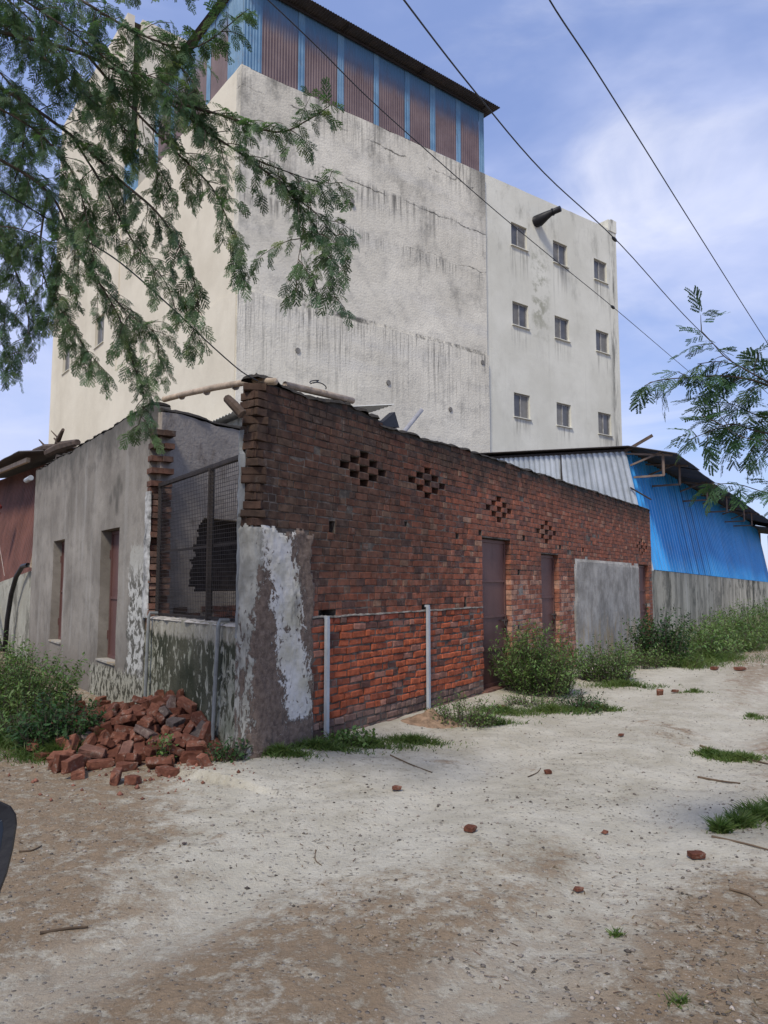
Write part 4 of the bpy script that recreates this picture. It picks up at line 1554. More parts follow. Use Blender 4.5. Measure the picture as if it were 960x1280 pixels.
tag(o, 'low whitewashed wall with peeling black stained paint under the rusty red sheets', 'wall')
pc = MB()
pc.tube([L.P(10.25, 3.72, .10), L.P(10.75, 3.72, .10)], .055, 10)
o = pc.build('white_pipe_stub', M['pipe'], None, loc=L.P(10.4, 3.72, .1))
tag(o, 'short pale pipe stub at the far top corner of the plastered wall', 'pipe')

# sticks and boards on the rusty roof
RS = random.Random(12)
for (a, b, w, lab) in (((10.0, 4.22, -.15), (7.9, 4.12, -.25), .10, 'thick dark log lying on the wall top beside the rusty shed roof'),
                       ((11.2, 4.42, -.1), (9.2, 4.25, -.2), .07, 'thin dark board resting along the rusty shed roof edge'),
                       ((9.6, 4.22, -.2), (8.4, 4.42, -.1), .05, 'short forked stick pointing up from the wood on the rusty shed'),
                       ((10.4, 4.34, -.3), (8.2, 4.05, -.4), .08, 'dark plank under the log on the wall by the rusty shed')):
    k = MB()
    A, Bq = L.P(*a), L.P(*b)
    mid = (A + Bq) / 2 + Vector((0, 0, .03))
    k.tube([A, mid, Bq], [w * .8, w, w * .6], 7)
    k.tube([mid, mid + Vector((-.2, .1, .18))], [w * .4, w * .15], 5)
    o = k.build('timber_piece', M['oldwood'], None, smooth=False, loc=A)
    tag(o, lab, 'wood', 'scrap wood on the rusty shed')

# ------------------------------------------------------------------ things lying on the brick walls
k = MB()
k.tube([L.P(2.62, 3.80, -.06), L.P(1.9, 3.72, -.07), L.P(1.1, 3.62, -.09), L.P(.25, 3.50, -.12), L.P(-.05, 3.44, -.2)], [.036, .034, .036, .033, .034], 8)
for t in (.22, .5, .78):
    p = L.P(2.62 - 2.5 * t, 3.80 - .33 * t, -.06 - .08 * t)
    k.tube([p - L.d * .012, p + L.d * .012], .041, 8)
tag(k.build('bamboo_pole', M['wood'], None, smooth=True, loc=L.P(2.62, 3.8)), 'long pale bamboo pole spanning from the inner wall to the brick pillar', 'pole')
k = MB()
k.tube([at(284, 498, 6.72), at(292, 506, 6.66), at(303, 518, 6.62)], [.04, .045, .045], 8)
tag(k.build('wood_stub', M['oldwood'], None, loc=at(303, 518, 6.62)), 'short brown wood stub sticking out of the left side of the brick pillar', 'wood')
k = MB()
k.tube([R.P(.55, 3.53, -.10), R.P(1.1, 3.565, -.08), R.P(1.62, 3.585, -.05)], [.035, .037, .036], 8)
tag(k.build('bamboo_pole', M['wood'], None, smooth=True, loc=R.P(.8, 3.53, -.1)), 'short pale bamboo piece lying on the highest part of the brick wall', 'pole')
k = MB()
pts = []
for i in range(22):
    a = i / 21 * 4.2
    pts.append(R.P(.86 + .10 * math.sin(a * 1.9) + .02 * i / 21 * 9, 3.60 + .09 * abs(math.sin(a * 1.3)) * (1 - i / 25), -.03 + .04 * math.cos(a * 2)))
k.tube(pts, .006, 5)
tag(k.build('wire_loop', M['black'], None, loc=R.P(.86, 3.58)), 'loop of loose black wire tied round the bamboo on the wall', 'wire')
k = MB()
for (a, b, c, d) in (((2.14, 3.40), (2.30, 3.50), (2.50, 3.635), (2.60, 3.46)), ((2.10, 3.40), (2.16, 3.47), (2.24, 3.46), (2.26, 3.40))):
    p = [R.P(x, z, w) for w in (-.06, -.14) for x, z in (a, b, c, d)]
    k.hexa(p)
tag(k.build('broken_slab', M['black'], None, loc=R.P(2.2, 3.42, -.1)), 'black broken slab piece standing on the step of the brick wall', 'rubble')
k = MB()
k.tube([R.P(2.74, 3.40, -.12), R.P(3.20, 3.80, -.10)], .028, 8)
tag(k.build('grey_pole', M['greypole'], None, smooth=True, loc=R.P(2.7, 3.4, -.12)), 'grey pole leaning up from behind the brick wall top', 'pole')

# ------------------------------------------------------------------ overhead cables
CAB = [('upper dark cable crossing the sky furthest right', [(660, -60, 6.6), (687, 0, 7.0), (742, 84, 8.2), (800, 176, 9.9), (870, 288, 12.6), (960, 430, 17.5), (1010, 505, 22)], .0085),
       ('dark cable crossing the sky and passing the top right corner of the tall block', [(480, -36, 7.4), (505, 0, 8.0), (590, 110, 10), (680, 216, 12.6), (775, 305, 16), (870, 409, 21), (960, 492, 28), (1020, 545, 35)], .0105),
       ('thin cable running down across the face of the tall block and its windows', [(300, -30, 8.2), (335, 0, 8.6), (400, 62, 9.4), (460, 122, 10.4), (540, 194, 11.8), (620, 264, 13.6), (690, 322, 15.6), (770, 387, 18.6), (850, 455, 23), (900, 496, 27), (980, 552, 34)], .0078),
       ('thin sagging cable from the left tree down to the top of the brick pillar', [(-40, 212, 4.3), (40, 262, 4.6), (90, 291, 4.9), (150, 328, 5.3), (215, 385, 5.8), (260, 428, 6.1), (300, 463, 6.45), (322, 476, 6.62)], .0055)]
for lab, pts, r in CAB:
    k = MB()
    P3 = [at(*p) for p in pts]
    sm_ = []
    for i in range(len(P3) - 1):
        p0, p1, p2, p3 = P3[max(i - 1, 0)], P3[i], P3[i + 1], P3[min(i + 2, len(P3) - 1)]
        for j in range(6):
            t = j / 6
            sm_.append(.5 * ((2 * p1) + (p2 - p0) * t + (2 * p0 - 5 * p1 + 4 * p2 - p3) * t * t + (3 * p1 - p0 - 3 * p2 + p3) * t ** 3))
    sm_.append(P3[-1])
    k.tube(sm_, r, 6)
    if 'corner of the tall' in lab or 'windows' in lab:
        j = at(768, 299, 15.7) if 'corner' in lab else at(766, 384, 18.4)
        t = (P3[5] - P3[4]).normalized()
        k.tube([j - t * .12, j - t * .06, j + t * .06, j + t * .12], [.015, .035, .035, .015], 8)
    tag(k.build('overhead_cable', M['cable'], None, smooth=True, loc=P3[1]), lab, 'cable', 'overhead cables')

# ------------------------------------------------------------------ hose, red bundle by the lane wall
k = MB()
k.tube([L.P(10.38, 1.95, .06), L.P(10.75, 1.93, .10), L.P(11.25, 1.72, .13), L.P(11.7, 1.35, .14), L.P(12.0, .8, .15), L.P(12.1, .1, .16)], .05, 8)
tag(k.build('black_hose', M['black'], None, smooth=True, loc=L.P(10.4, 1.95)), 'thick black hose arching down from the corner of the plastered wall', 'hose')
k = MB()
k.tube([L.P(14.6, 1.15, .10), L.P(13.9, .80, .16), L.P(13.0, .40, .2), L.P(12.3, .12, .2)], .05, 8)
tag(k.build('black_hose', M['black'], None, smooth=True, loc=L.P(14.6, 1.15)), 'second black hose slanting down across the peeling low wall at left edge', 'hose')
rb_ = thing('cloth_bundle', 'red cloth bundle knotted and hanging from the rusty shed eave at the left edge', 'cloth', tuple(L.P(13.9, 3.3, .30)))
k = MB()
cc = L.P(13.92, 3.3, .30)
rows = []
for i in range(22):
    t = i / 21
    r = .05 + .13 * math.sin(math.pi * min(1, t * 1.05)) ** .7 * (.55 if .42 < t < .52 else 1)
    rows.append([cc + Vector((0, 0, .42 - .84 * t)) + (L.d * math.cos(a) + L.n * math.sin(a)) * r * (1 + .32 * nz(math.cos(a) * 1.6, math.sin(a) * 1.6, t * 7)) for a in [2 * math.pi * j / 16 for j in range(16)]])
for i in range(21):
    for j in range(16):
        k.face([rows[i][j], rows[i][(j + 1) % 16], rows[i + 1][(j + 1) % 16], rows[i + 1][j]])
k.build('knotted_cloth', M['redcloth'], rb_, smooth=True)
k = MB()
k.tube([L.P(13.95, 4.35, .30), cc + Vector((0, 0, .38))], .008, 5)
k.tube([cc + Vector((0, 0, -.38)), L.P(13.2, 2.5, .22), L.P(12.9, 1.75, .12)], .007, 5)
k.build('string', M['string'], rb_)

# ------------------------------------------------------------------ brick rubble
RUBBLE = [[2,1.984,0.268,0.266,0.28,0.12,1.79],[4,2.053,0.744,0.123,-0.29,0.14,-0.1],[0,0.903,0.723,0.183,-0.26,3.13,0.39],[4,2.207,0.412,0.224,-0.17,2.22,0.65],[7,1.859,1.03,0.035,0.56,2.53,-1.01],[5,1.681,1.298,0.039,-0.04,-3.11,-0.84],[0,0.231,0.246,0.077,0.19,-0.29,-0.89],[3,0.486,0.302,0.155,0.19,0.3,-2.7],[1,1.818,0.783,0.141,0.38,0.13,2.47],[4,1.627,0.547,0.255,-0.28,0.2,0.22],[3,-0.226,0.948,0.035,-0.04,0.06,-0.94],[7,0.839,1.142,0.024,0.06,3.09,0.36],[7,1.89,0.94,0.069,-3.09,0.56,-0.39],[1,0.008,0.133,0.038,0.03,0.02,2.23],[5,0.479,1.219,0.037,0.05,-0.03,2.73],[1,1.233,0.31,0.36,-0.0,-0.4,-1.2],[0,1.511,1.124,0.043,0.17,-0.01,2.85],[4,1.076,1.091,0.046,0.01,0.27,1.37],[0,1.566,0.777,0.168,-0.28,-0.32,-0.93],[0,1.183,0.747,0.182,0.42,0.06,3.07],[0,0.855,0.124,0.291,-0.34,-0.05,1.43],[7,1.621,0.132,0.383,-3.04,-0.11,0.52],[0,0.527,0.669,0.092,0.2,0.3,2.85],[0,1.094,0.909,0.108,2.82,-0.28,-0.57],[2,0.649,0.498,0.169,2.88,-0.22,0.16],[2,0.534,0.075,0.183,0.31,0.11,-1.8],[3,0.85,0.795,0.12,2.99,-0.36,-0.86],[7,0.671,0.231,0.231,1.79,-0.21,-1.19],[6,0.991,0.861,0.148,-0.87,2.81,-0.52],[6,1.729,0.149,0.351,0.29,0.1,1.49],[4,1.309,0.138,0.432,-0.16,0.0,0.07],[7,1.412,0.8,0.155,0.0,0.42,1.61],[3,1.086,1.094,0.117,-0.27,-0.1,-0.78],[6,0.744,0.316,0.237,-0.27,0.25,1.99],[2,1.489,0.682,0.211,0.21,0.35,2.09],[4,1.881,0.175,0.327,0.32,0.86,1.92],[5,1.594,1.232,0.049,0.28,-1.5,0.11],[2,1.509,0.404,0.323,0.33,0.23,2.35],[2,0.893,0.348,0.304,-0.86,0.31,3.09],[4,2.921,0.107,0.035,-3.13,0.02,1.5],[5,1.704,0.365,0.31,-0.06,-0.37,-1.77],[6,0.7,0.094,0.241,0.06,-0.32,-0.29],[7,1.368,0.708,0.191,0.46,3.07,-0.05],[2,1.53,1.537,0.035,-0.04,-3.13,-0.09],[3,-0.107,0.062,0.064,-0.84,-0.04,1.62],[0,0.239,0.571,0.05,3.07,0.12,1.32],[0,1.197,0.808,0.231,-0.3,0.33,0.82],[0,0.889,1.057,0.043,2.96,0.0,0.39],[4,1.779,1.0,0.085,0.34,0.52,-2.56],[0,1.097,0.052,0.371,3.14,-0.32,0.02],[4,1.331,1.13,0.06,-0.05,0.94,-1.93],[1,0.459,0.136,0.229,-2.68,-0.44,-0.91],[1,1.843,0.356,0.281,0.23,2.91,-1.54],[1,0.676,0.859,0.069,-0.15,-0.3,-0.5],[6,0.485,0.543,0.173,-2.14,-0.01,2.01],[6,1.927,0.855,0.144,0.46,2.39,-1.6],[0,0.336,0.053,0.116,3.11,-0.32,0.01],[0,0.93,0.675,0.241,-2.97,-0.18,1.07],[2,0.237,0.873,0.036,-0.0,0.02,-1.39],[1,1.81,0.706,0.244,-1.24,-0.37,0.02],[1,0.979,0.075,0.426,1.43,-0.31,0.41],[2,1.997,1.047,0.044,-0.02,0.15,0.3],[0,1.891,0.053,0.304,-0.04,-0.3,3.13],[0,1.162,1.253,0.068,0.08,-2.89,0.89],[3,2.931,0.623,0.043,-0.37,2.18,-0.74],[0,0.641,0.756,0.094,-0.18,-0.36,-0.48],[1,2.324,0.658,0.172,-0.19,-2.54,-0.47],[5,1.508,1.223,0.103,-1.43,0.54,-1.24],[6,-0.312,0.506,0.035,3.11,0.02,1.56],[5,1.57,0.049,0.432,1.18,-2.01,0.5],[4,0.865,0.933,0.072,0.44,0.0,-2.78],[6,0.243,0.436,0.128,-0.07,0.52,-1.85],[0,0.481,1.023,0.036,-0.01,-0.03,1.52],[2,2.352,0.09,0.198,1.63,0.3,0.01],[3,1.309,0.9,0.121,2.77,-0.22,-0.58],[4,1.247,1.169,0.054,-1.66,-0.02,-1.94],[2,0.545,1.344,0.072,1.59,1.79,-1.02],[0,2.236,1.06,0.036,-0.03,3.13,1.11],[1,0.843,1.266,0.06,0.4,-0.08,-2.4],[5,2.343,0.465,0.154,2.17,-1.29,0.88],[3,1.811,1.176,0.043,-0.37,2.18,-1.39],[4,-0.251,0.364,0.056,-0.25,1.12,-1.74],[4,0.15,0.14,0.057,0.27,-0.16,-0.95],[6,0.108,0.351,0.057,1.47,-0.05,1.1],[2,1.98,0.413,0.259,1.61,0.35,0.84],[4,1.284,0.499,0.321,-2.92,0.06,-1.63],[4,1.711,0.473,0.319,1.03,-0.36,3.1],[6,1.621,1.037,0.126,0.58,-0.33,0.36],[3,0.651,0.624,0.165,-0.97,-0.25,-2.02],[4,0.891,0.453,0.312,-0.82,-2.79,-0.63],[6,1.051,1.535,0.037,0.03,0.03,-1.98],[5,1.486,0.915,0.115,0.32,0.26,2.28],[3,0.896,0.559,0.284,0.15,-0.17,1.08],[3,2.074,0.933,0.054,0.23,-0.18,-2.78],[1,0.285,1.255,0.034,3.13,-0.01,-0.2],[6,-0.029,0.375,0.037,0.03,0.03,2.61],[0,1.156,0.622,0.278,0.44,0.32,-2.54],[0,2.217,0.212,0.21,2.83,-0.09,-1.59],[2,0.686,1.326,0.035,3.1,-0.01,1.33],[0,2.002,0.627,0.186,0.65,-0.18,-3.1],[0,0.296,1.301,0.119,-1.57,-0.07,-0.78],[1,1.083,0.382,0.352,-2.92,-0.6,-0.69],[0,0.965,1.167,0.118,2.7,-0.92,-0.59],[2,2.138,0.311,0.241,-1.31,0.18,1.59],[4,1.424,1.061,0.076,-1.22,0.04,2.86],[0,0.354,0.117,0.222,-1.85,-0.78,-0.82],[3,0.751,0.637,0.195,-2.35,0.52,-1.37],[2,1.362,0.82,0.221,0.24,-0.5,-2.17],[0,2.126,1.134,0.087,-1.64,0.34,1.6],[2,2.379,0.926,0.056,1.61,0.03,0.07],[2,0.788,0.48,0.241,-0.23,0.19,-0.53],[0,1.514,0.261,0.398,1.86,0.2,2.17],[2,1.255,0.041,0.465,1.38,-1.94,0.2],[4,0.004,0.193,0.105,-3.13,0.06,0.8],[2,0.719,0.282,0.306,0.3,-0.19,-1.2],[0,2.42,1.779,0.036,0.03,-0.01,1.04],[0,2.265,0.8,0.071,0.31,-0.2,-3.02],[3,0.737,0.889,0.154,-0.13,2.49,1.75],[7,0.856,0.27,0.327,0.44,-0.81,-2.04],[0,1.682,0.622,0.301,-0.56,-0.46,-0.65],[0,0.682,0.053,0.31,3.1,-0.31,0.0],[1,0.096,0.63,0.059,-2.53,-0.01,0.93],[0,-0.533,0.061,0.036,3.09,0.0,-0.02],[1,0.641,0.589,0.251,-0.35,0.21,-2.83],[1,1.707,0.896,0.2,-0.53,2.75,0.48],[1,0.407,0.429,0.197,-2.82,-0.14,-1.2],[2,0.709,1.487,0.056,-1.57,0.03,2.8],[0,1.461,1.373,0.074,-0.03,-0.4,2.84],[1,1.193,1.572,0.034,3.13,-0.01,1.36],[1,-0.12,0.645,0.034,-0.02,-3.13,0.18],[0,1.282,1.416,0.073,-0.05,-2.76,-0.35],[2,0.17,1.132,0.035,3.1,-0.01,0.31],[0,0.96,0.701,0.344,-0.07,-0.23,-2.53],[5,0.918,0.31,0.384,-2.7,-0.78,0.6],[0,1.175,1.006,0.129,-0.42,0.56,0.13],[1,0.614,1.178,0.077,0.02,0.39,-1.17],[6,-0.133,1.064,0.057,-1.72,0.04,2.71],[3,1.83,0.61,0.229,-1.43,0.25,1.37],[0,-0.428,1.202,0.036,3.11,0.01,0.68],[4,0.729,0.962,0.089,-0.21,-2.34,1.72],[6,0.51,0.216,0.243,2.06,0.34,-0.53],[6,0.132,0.288,0.146,-1.01,-0.0,-2.05],[3,2.015,0.533,0.224,-1.04,2.97,-0.58],[3,1.688,1.11,0.063,2.25,0.07,-2.11],[4,1.385,1.246,0.052,1.55,0.0,-2.25],[4,1.361,1.579,0.082,1.08,-1.53,0.09],[4,0.759,0.538,0.339,-2.83,-0.11,-0.65],[4,1.466,0.795,0.275,0.11,2.77,1.33],[1,1.65,0.954,0.153,-0.62,-2.95,-0.4],[6,0.993,0.523,0.306,3.05,0.99,-0.66],[2,1.089,1.371,0.035,-0.02,-3.14,0.49],[1,1.707,0.296,0.39,-2.7,-0.08,0.32],[4,0.355,0.767,0.062,3.11,0.52,-0.82],[0,0.381,0.581,0.119,0.21,0.09,-1.1],[1,1.12,0.857,0.233,-1.88,0.27,0.89],[0,0.635,1.055,0.125,0.22,0.22,-2.18],[0,2.076,0.899,0.14,0.27,0.21,2.21],[0,2.764,0.821,0.062,0.79,0.0,-1.31],[7,1.576,0.813,0.224,0.97,2.51,-0.12],[1,1.674,0.761,0.282,1.28,-2.66,0.14],[5,0.594,0.32,0.211,-1.28,0.22,-2.63],[2,2.271,0.513,0.168,-1.84,-0.22,-1.57],[2,1.053,0.631,0.342,-0.03,1.07,-0.83],[2,1.116,0.19,0.417,1.14,2.44,-0.39],[7,1.814,0.898,0.107,-0.33,-1.16,1.34],[0,0.279,0.267,0.194,-2.67,-0.12,0.37],[2,1.419,0.225,0.425,1.35,-0.38,-1.43],[0,2.102,1.528,0.036,0.03,-0.01,-2.32],[0,1.182,1.201,0.156,0.22,-3.1,-0.14],[5,0.461,0.842,0.052,-1.57,-1.59,0.53],[6,1.885,0.053,0.404,-1.75,0.34,-0.08],[4,1.393,1.008,0.165,1.6,0.73,-1.77],[1,2.066,0.158,0.297,-0.52,-2.7,-0.06],[5,2.409,2.702,0.056,1.48,0.04,1.23],[5,1.423,0.064,0.431,0.26,0.19,0.03],[2,0.988,0.987,0.158,2.75,-0.65,-0.9],[1,0.288,0.35,0.16,-2.79,0.42,-0.69],[2,1.523,0.902,0.224,0.24,2.88,0.16],[4,1.501,0.667,0.295,-0.39,-0.02,-0.13],[6,0.555,2.584,0.035,3.11,0.02,-0.2],[0,1.302,0.735,0.312,0.64,-2.76,-0.4],[0,1.897,0.543,0.317,0.38,0.06,1.58],[6,1.173,0.534,0.37,-0.3,0.17,2.24],[2,1.469,1.021,0.215,1.6,-1.63,1.34],[3,1.286,1.048,0.133,-0.61,-0.32,-1.31],[0,2.851,0.434,0.036,0.03,-0.01,2.29],[6,3.728,0.167,0.037,0.03,0.03,2.3],[7,3.081,0.231,0.029,0.24,2.85,0.81],[4,3.401,0.286,0.035,0.05,0.0,0.12],[4,2.438,0.374,0.131,0.17,-0.26,-3.05],[0,2.73,0.395,0.055,-0.3,0.02,-0.79],[5,3.907,0.403,0.037,0.05,-0.03,1.67],[5,2.987,0.23,0.059,2.83,-0.21,1.04],[5,2.419,0.255,0.152,0.24,0.17,1.11],[4,2.574,0.354,0.098,-0.23,-0.09,-1.42],[3,2.544,0.09,0.122,-0.17,-0.18,-2.67],[0,3.367,0.488,0.036,0.03,-0.01,1.6],[0,2.227,0.674,0.142,-0.55,-2.86,0.31],[4,4.058,0.406,0.056,-0.25,1.12,-0.28],[4,2.329,0.337,0.186,0.47,1.19,2.18],[4,3.225,0.487,0.035,0.05,0.0,3.11],[4,3.434,0.297,0.105,0.09,0.02,0.3],[5,2.466,0.647,0.073,0.19,-2.87,0.07],[7,3.004,0.559,0.027,0.06,-0.08,-0.38],[0,2.617,0.667,0.051,-3.08,0.11,1.1],[7,2.692,0.248,0.067,0.24,0.12,0.95],[4,4.155,0.267,0.035,0.05,0.0,0.75],[4,2.152,0.529,0.169,2.97,0.29,0.22],[6,3.913,0.155,0.057,-1.72,0.04,2.24],[7,3.539,0.881,0.024,0.02,3.12,1.37],[7,3.238,0.123,0.027,-0.04,0.03,1.31],[1,3.559,0.529,0.034,-0.0,-0.02,2.01],[0,1.346,0.598,0.249,0.32,2.94,-0.47],[0,0.985,0.222,0.363,-0.29,-3.05,0.87],[0,2.886,0.851,0.036,-0.01,-0.03,-1.11]]


def brick_variant(i):
    r = random.Random(100 + i)
    ln = [.225, .225, .15, .12, .17, .10, .19, .08][i]
    wd, hh = .108, .07
    if i == 7:
        wd, hh = .08, .05
    v = []
    for z in (-hh / 2, hh / 2):
        for k, (x, y) in enumerate(((-ln / 2, -wd / 2), (ln / 2, -wd / 2), (ln / 2, wd / 2), (-ln / 2, wd / 2))):
            if k in (1, 2) and i >= 2:
                x += r.uniform(-.045, .02)
            v.append((x + r.uniform(-.006, .006), y + r.uniform(-.006, .006), z + r.uniform(-.004, .004)))
    return v, [(3, 2, 1, 0), (4, 5, 6, 7), (0, 1, 5, 4), (1, 2, 6, 5), (2, 3, 7, 6), (3, 0, 4, 7)]


def brick_mesh(i):
    v, f = brick_variant(i)
    bm = bmesh.new()
    vs = [bm.verts.new(p) for p in v]
    for q in f:
        bm.faces.new([vs[a] for a in q])
    bmesh.ops.recalc_face_normals(bm, faces=bm.faces)
    rc = random.Random(i * 7 + 3)
    for _ in range(rc.choice([1, 2, 2, 3])):
        cd = Vector((rc.choice([-1, 1]) * rc.uniform(.5, 1), rc.choice([-1, 1]) * rc.uniform(.5, 1), rc.choice([-1, 1]) * rc.uniform(.3, 1))).normalized()
        far_ = max(vv.co.dot(cd) for vv in bm.verts)
        res = bmesh.ops.bisect_plane(bm, geom=bm.verts[:] + bm.edges[:] + bm.faces[:], plane_co=cd * far_ * rc.uniform(.66, .88), plane_no=cd, clear_outer=True)
        bmesh.ops.edgenet_fill(bm, edges=[e for e in res['geom_cut'] if isinstance(e, bmesh.types.BMEdge)])
    bmesh.ops.recalc_face_normals(bm, faces=bm.faces)
    bmesh.ops.bevel(bm, geom=list(bm.edges), offset=.006, segments=1, affect='EDGES', profile=.6)
    bmesh.ops.subdivide_edges(bm, edges=[e for e in bm.edges if e.calc_length() > .04], cuts=2, use_grid_fill=True)
    for q in bm.verts:
        c = q.co
        n = fnz(c.x * 18 + i * 9, c.y * 18, c.z * 18)
        q.co = c * (1 - .13 * max(0, n)) + Vector((nz(c.x * 40, i, c.y * 40), nz(c.y * 40, i + 3, c.z * 40), nz(c.z * 40, i + 7, c.x * 40))) * .003
    me = bpy.data.meshes.new('broken_brick')
    bm.to_mesh(me)
    bm.free()
    me.materials.append(M['rubble'])
    return me


BRM = [brick_mesh(i) for i in range(8)]
wallrot = Matrix((L.d, L.n, Vector((0, 0, 1)))).transposed().to_4x4()
LM = Matrix.Translation(L.o) @ wallrot
flipy = L.d.cross(L.n).z < 0
for (i, x, y, z, a, b, c) in RUBBLE:
    if x > 4.1 or y > 1.45 or x < -.30 or (x < .2 and y > 1.1):
        continue
    x += .28
    loc = L.P(x, z * .88, y)
    loc.z += .5 * gh(loc.x, loc.y)
    rot = Euler((a, b, c)).to_matrix().to_4x4()
    if flipy:                                   # the wall frame is left-handed: mirror the pose, not the mesh
        F = Matrix.Diagonal((1, -1, 1, 1))
        rot = F @ rot @ F
        base_ = Matrix((L.d, -L.n, Vector((0, 0, 1)))).transposed().to_4x4()
    else:
        base_ = wallrot
    o = bpy.data.objects.new('broken_brick', BRM[i])
    COL.objects.link(o)
    o.matrix_world = Matrix.Translation(loc) @ base_ @ rot
    tag(o, 'broken red brick in the rubble heap against the mossy low wall', 'brick', 'broken bricks in the rubble heap')
mo = MB()
gx, gy = 46, 36
mp = []
for j in range(gy):
    for i in range(gx):
        x, y = -.5 + i * .1, -.02 + j * .05
        dx = (x - 1.63) / (1.25 if x < 1.63 else 1.5)
        dy = (y - .1) / 1.0
        z = .37 * (1 - math.sqrt(dx * dx + dy * dy)) - .015 + .025 * fnz(x * 6, y * 6)
        p = L.P(x, 0, y)
        mp.append(L.P(x, max(z, gh(p.x, p.y) - .05), y))
mo.faces(mp, [(j * gx + i, j * gx + i + 1, (j + 1) * gx + i + 1, (j + 1) * gx + i) for j in range(gy - 1) for i in range(gx - 1)])
tag(mo.build('rubble_soil', m_plain('brick_dust_soil', (.13, .075, .052), .95, 0, .45, 12), None, smooth=True, loc=L.P(1.35)), 'reddish crumbled soil under the broken brick heap', 'soil', kind='stuff')

RL = random.Random(21)


def loose(px, py, dist_hint, i, label, rz, sc=1.0, tilt=(0, 0), name='loose_brick', cat='brick', group='bricks lying loose on the track'):
    # ground point
    p = at(px, py, 1.0) - EYE
    t = -EYE.z / p.z
    q = EYE + p * t
    o = bpy.data.objects.new(name, BRM[i])
    COL.objects.link(o)
    o.location = (q.x, q.y, gh(q.x, q.y) + .03 * sc)
    o.rotation_euler = (tilt[0], tilt[1], rz)
    sc *= .85
    o.scale = (sc, sc, sc * .75)
    tag(o, label, cat, group)
    return o


loose(495, 988, 0, 7, 'small square brown brick bit on the track in front of the left grey pipe', .3, .9)
loose(588, 1047, 0, 5, 'flat dull red brick chip lying alone in the middle of the track', .9, .7)
loose(722, 1109, 0, 7, 'small bright red brick chip nearest the camera on the track', .5, .6)
loose(872, 1073, 0, 4, 'rounded half brick at the right side of the track near grass', .1, .72)
loose(629, 889, 0, 3, 'dark half brick beside the threshold of the first brown door', .7, 1.1)
loose(825, 868, 0, 2, 'reddish brick standing on end furthest up the pale track', 1.3, 1.0, (0, 1.0))
loose(843, 867, 0, 7, 'small brick bit beside the upright brick on the track', .2, 1.2)
loose(925, 840, 0, 0, 'flat brick far up the track near the right edge', .5, 1.2)
loose(893, 838, 0, 5, 'tiny brick bit far up the track', .5, 1.2)
loose(776, 924, 0, 7, 'tiny red brick chip beside the middle of the track', .8, .7)
loose(685, 968, 0, 5, 'red brick crumb in the middle distance of the track', 1.8, .6)
loose(756, 1043, 0, 7, 'thin pinkish brick flake at the right of the track', 2.2, .5)
loose(230, 1055, 0, 7, 'tiny orange brick crumb left of the pale track patch', 1.0, .35)
loose(6, 893, 0, 1, 'brick lying in the weeds at the left edge', .4, 1.0)
loose(15, 905, 0, 2, 'half brick at the left edge in front of the weeds', 1.4, 1.0)


# ------------------------------------------------------------------ numpy scatter mesh: many small leaf faces in one object
def raw_mesh(name, verts, quads, mat, tint=None, parent=None, loc=(0, 0, 0), tris=False):
    org = ORG[parent.name] if parent is not None else Vector(loc)
    v = np.asarray(verts, dtype=np.float32).reshape(-1, 3) - np.array(org, dtype=np.float32)
    f = np.asarray(quads, dtype=np.int32)
    k = f.shape[1]
    me = bpy.data.meshes.new(name)
    me.vertices.add(len(v))
    me.vertices.foreach_set('co', v.ravel())
    me.loops.add(f.size)
    me.loops.foreach_set('vertex_index', f.ravel())
    me.polygons.add(len(f))
    me.polygons.foreach_set('loop_start', np.arange(0, f.size, k, dtype=np.int32))
    me.update(calc_edges=True)
    if tint is not None:
        ca = me.color_attributes.new('tint', 'FLOAT_COLOR', 'POINT')
        c = np.ones((len(v), 4), dtype=np.float32)
        c[:, :3] = tint
        ca.data.foreach_set('color', c.ravel())
    me.materials.append(mat)
    o = bpy.data.objects.new(name, me)
    COL.objects.link(o)
    if parent is not None:
        o.parent = parent
    else:
        o.location = org
    ORG[o.name] = org
    return o


def scatter(templates, xf, tints):
    """templates: list of (n,4,3) quads; xf: list of (template, 3x4 matrix)"""
    V, T = [], []
    for k, tp in enumerate(templates):
        sel = [i for i, x in enumerate(xf) if x[0] == k]
        if not sel:
            continue
        A = np.array([xf[i][1] for i in sel])                 # m,3,4
        P = tp.reshape(-1, 3)
        W = np.einsum('mij,nj->mni', A[:, :, :3], P) + A[:, None, :, 3]
        V.append(W.reshape(-1, 3))
        T.append(np.repeat(np.array([tints[i] for i in sel]), len(P), axis=0))
    V = np.concatenate(V)
    T = np.concatenate(T)
    return V, np.arange(len(V)).reshape(-1, 4), T


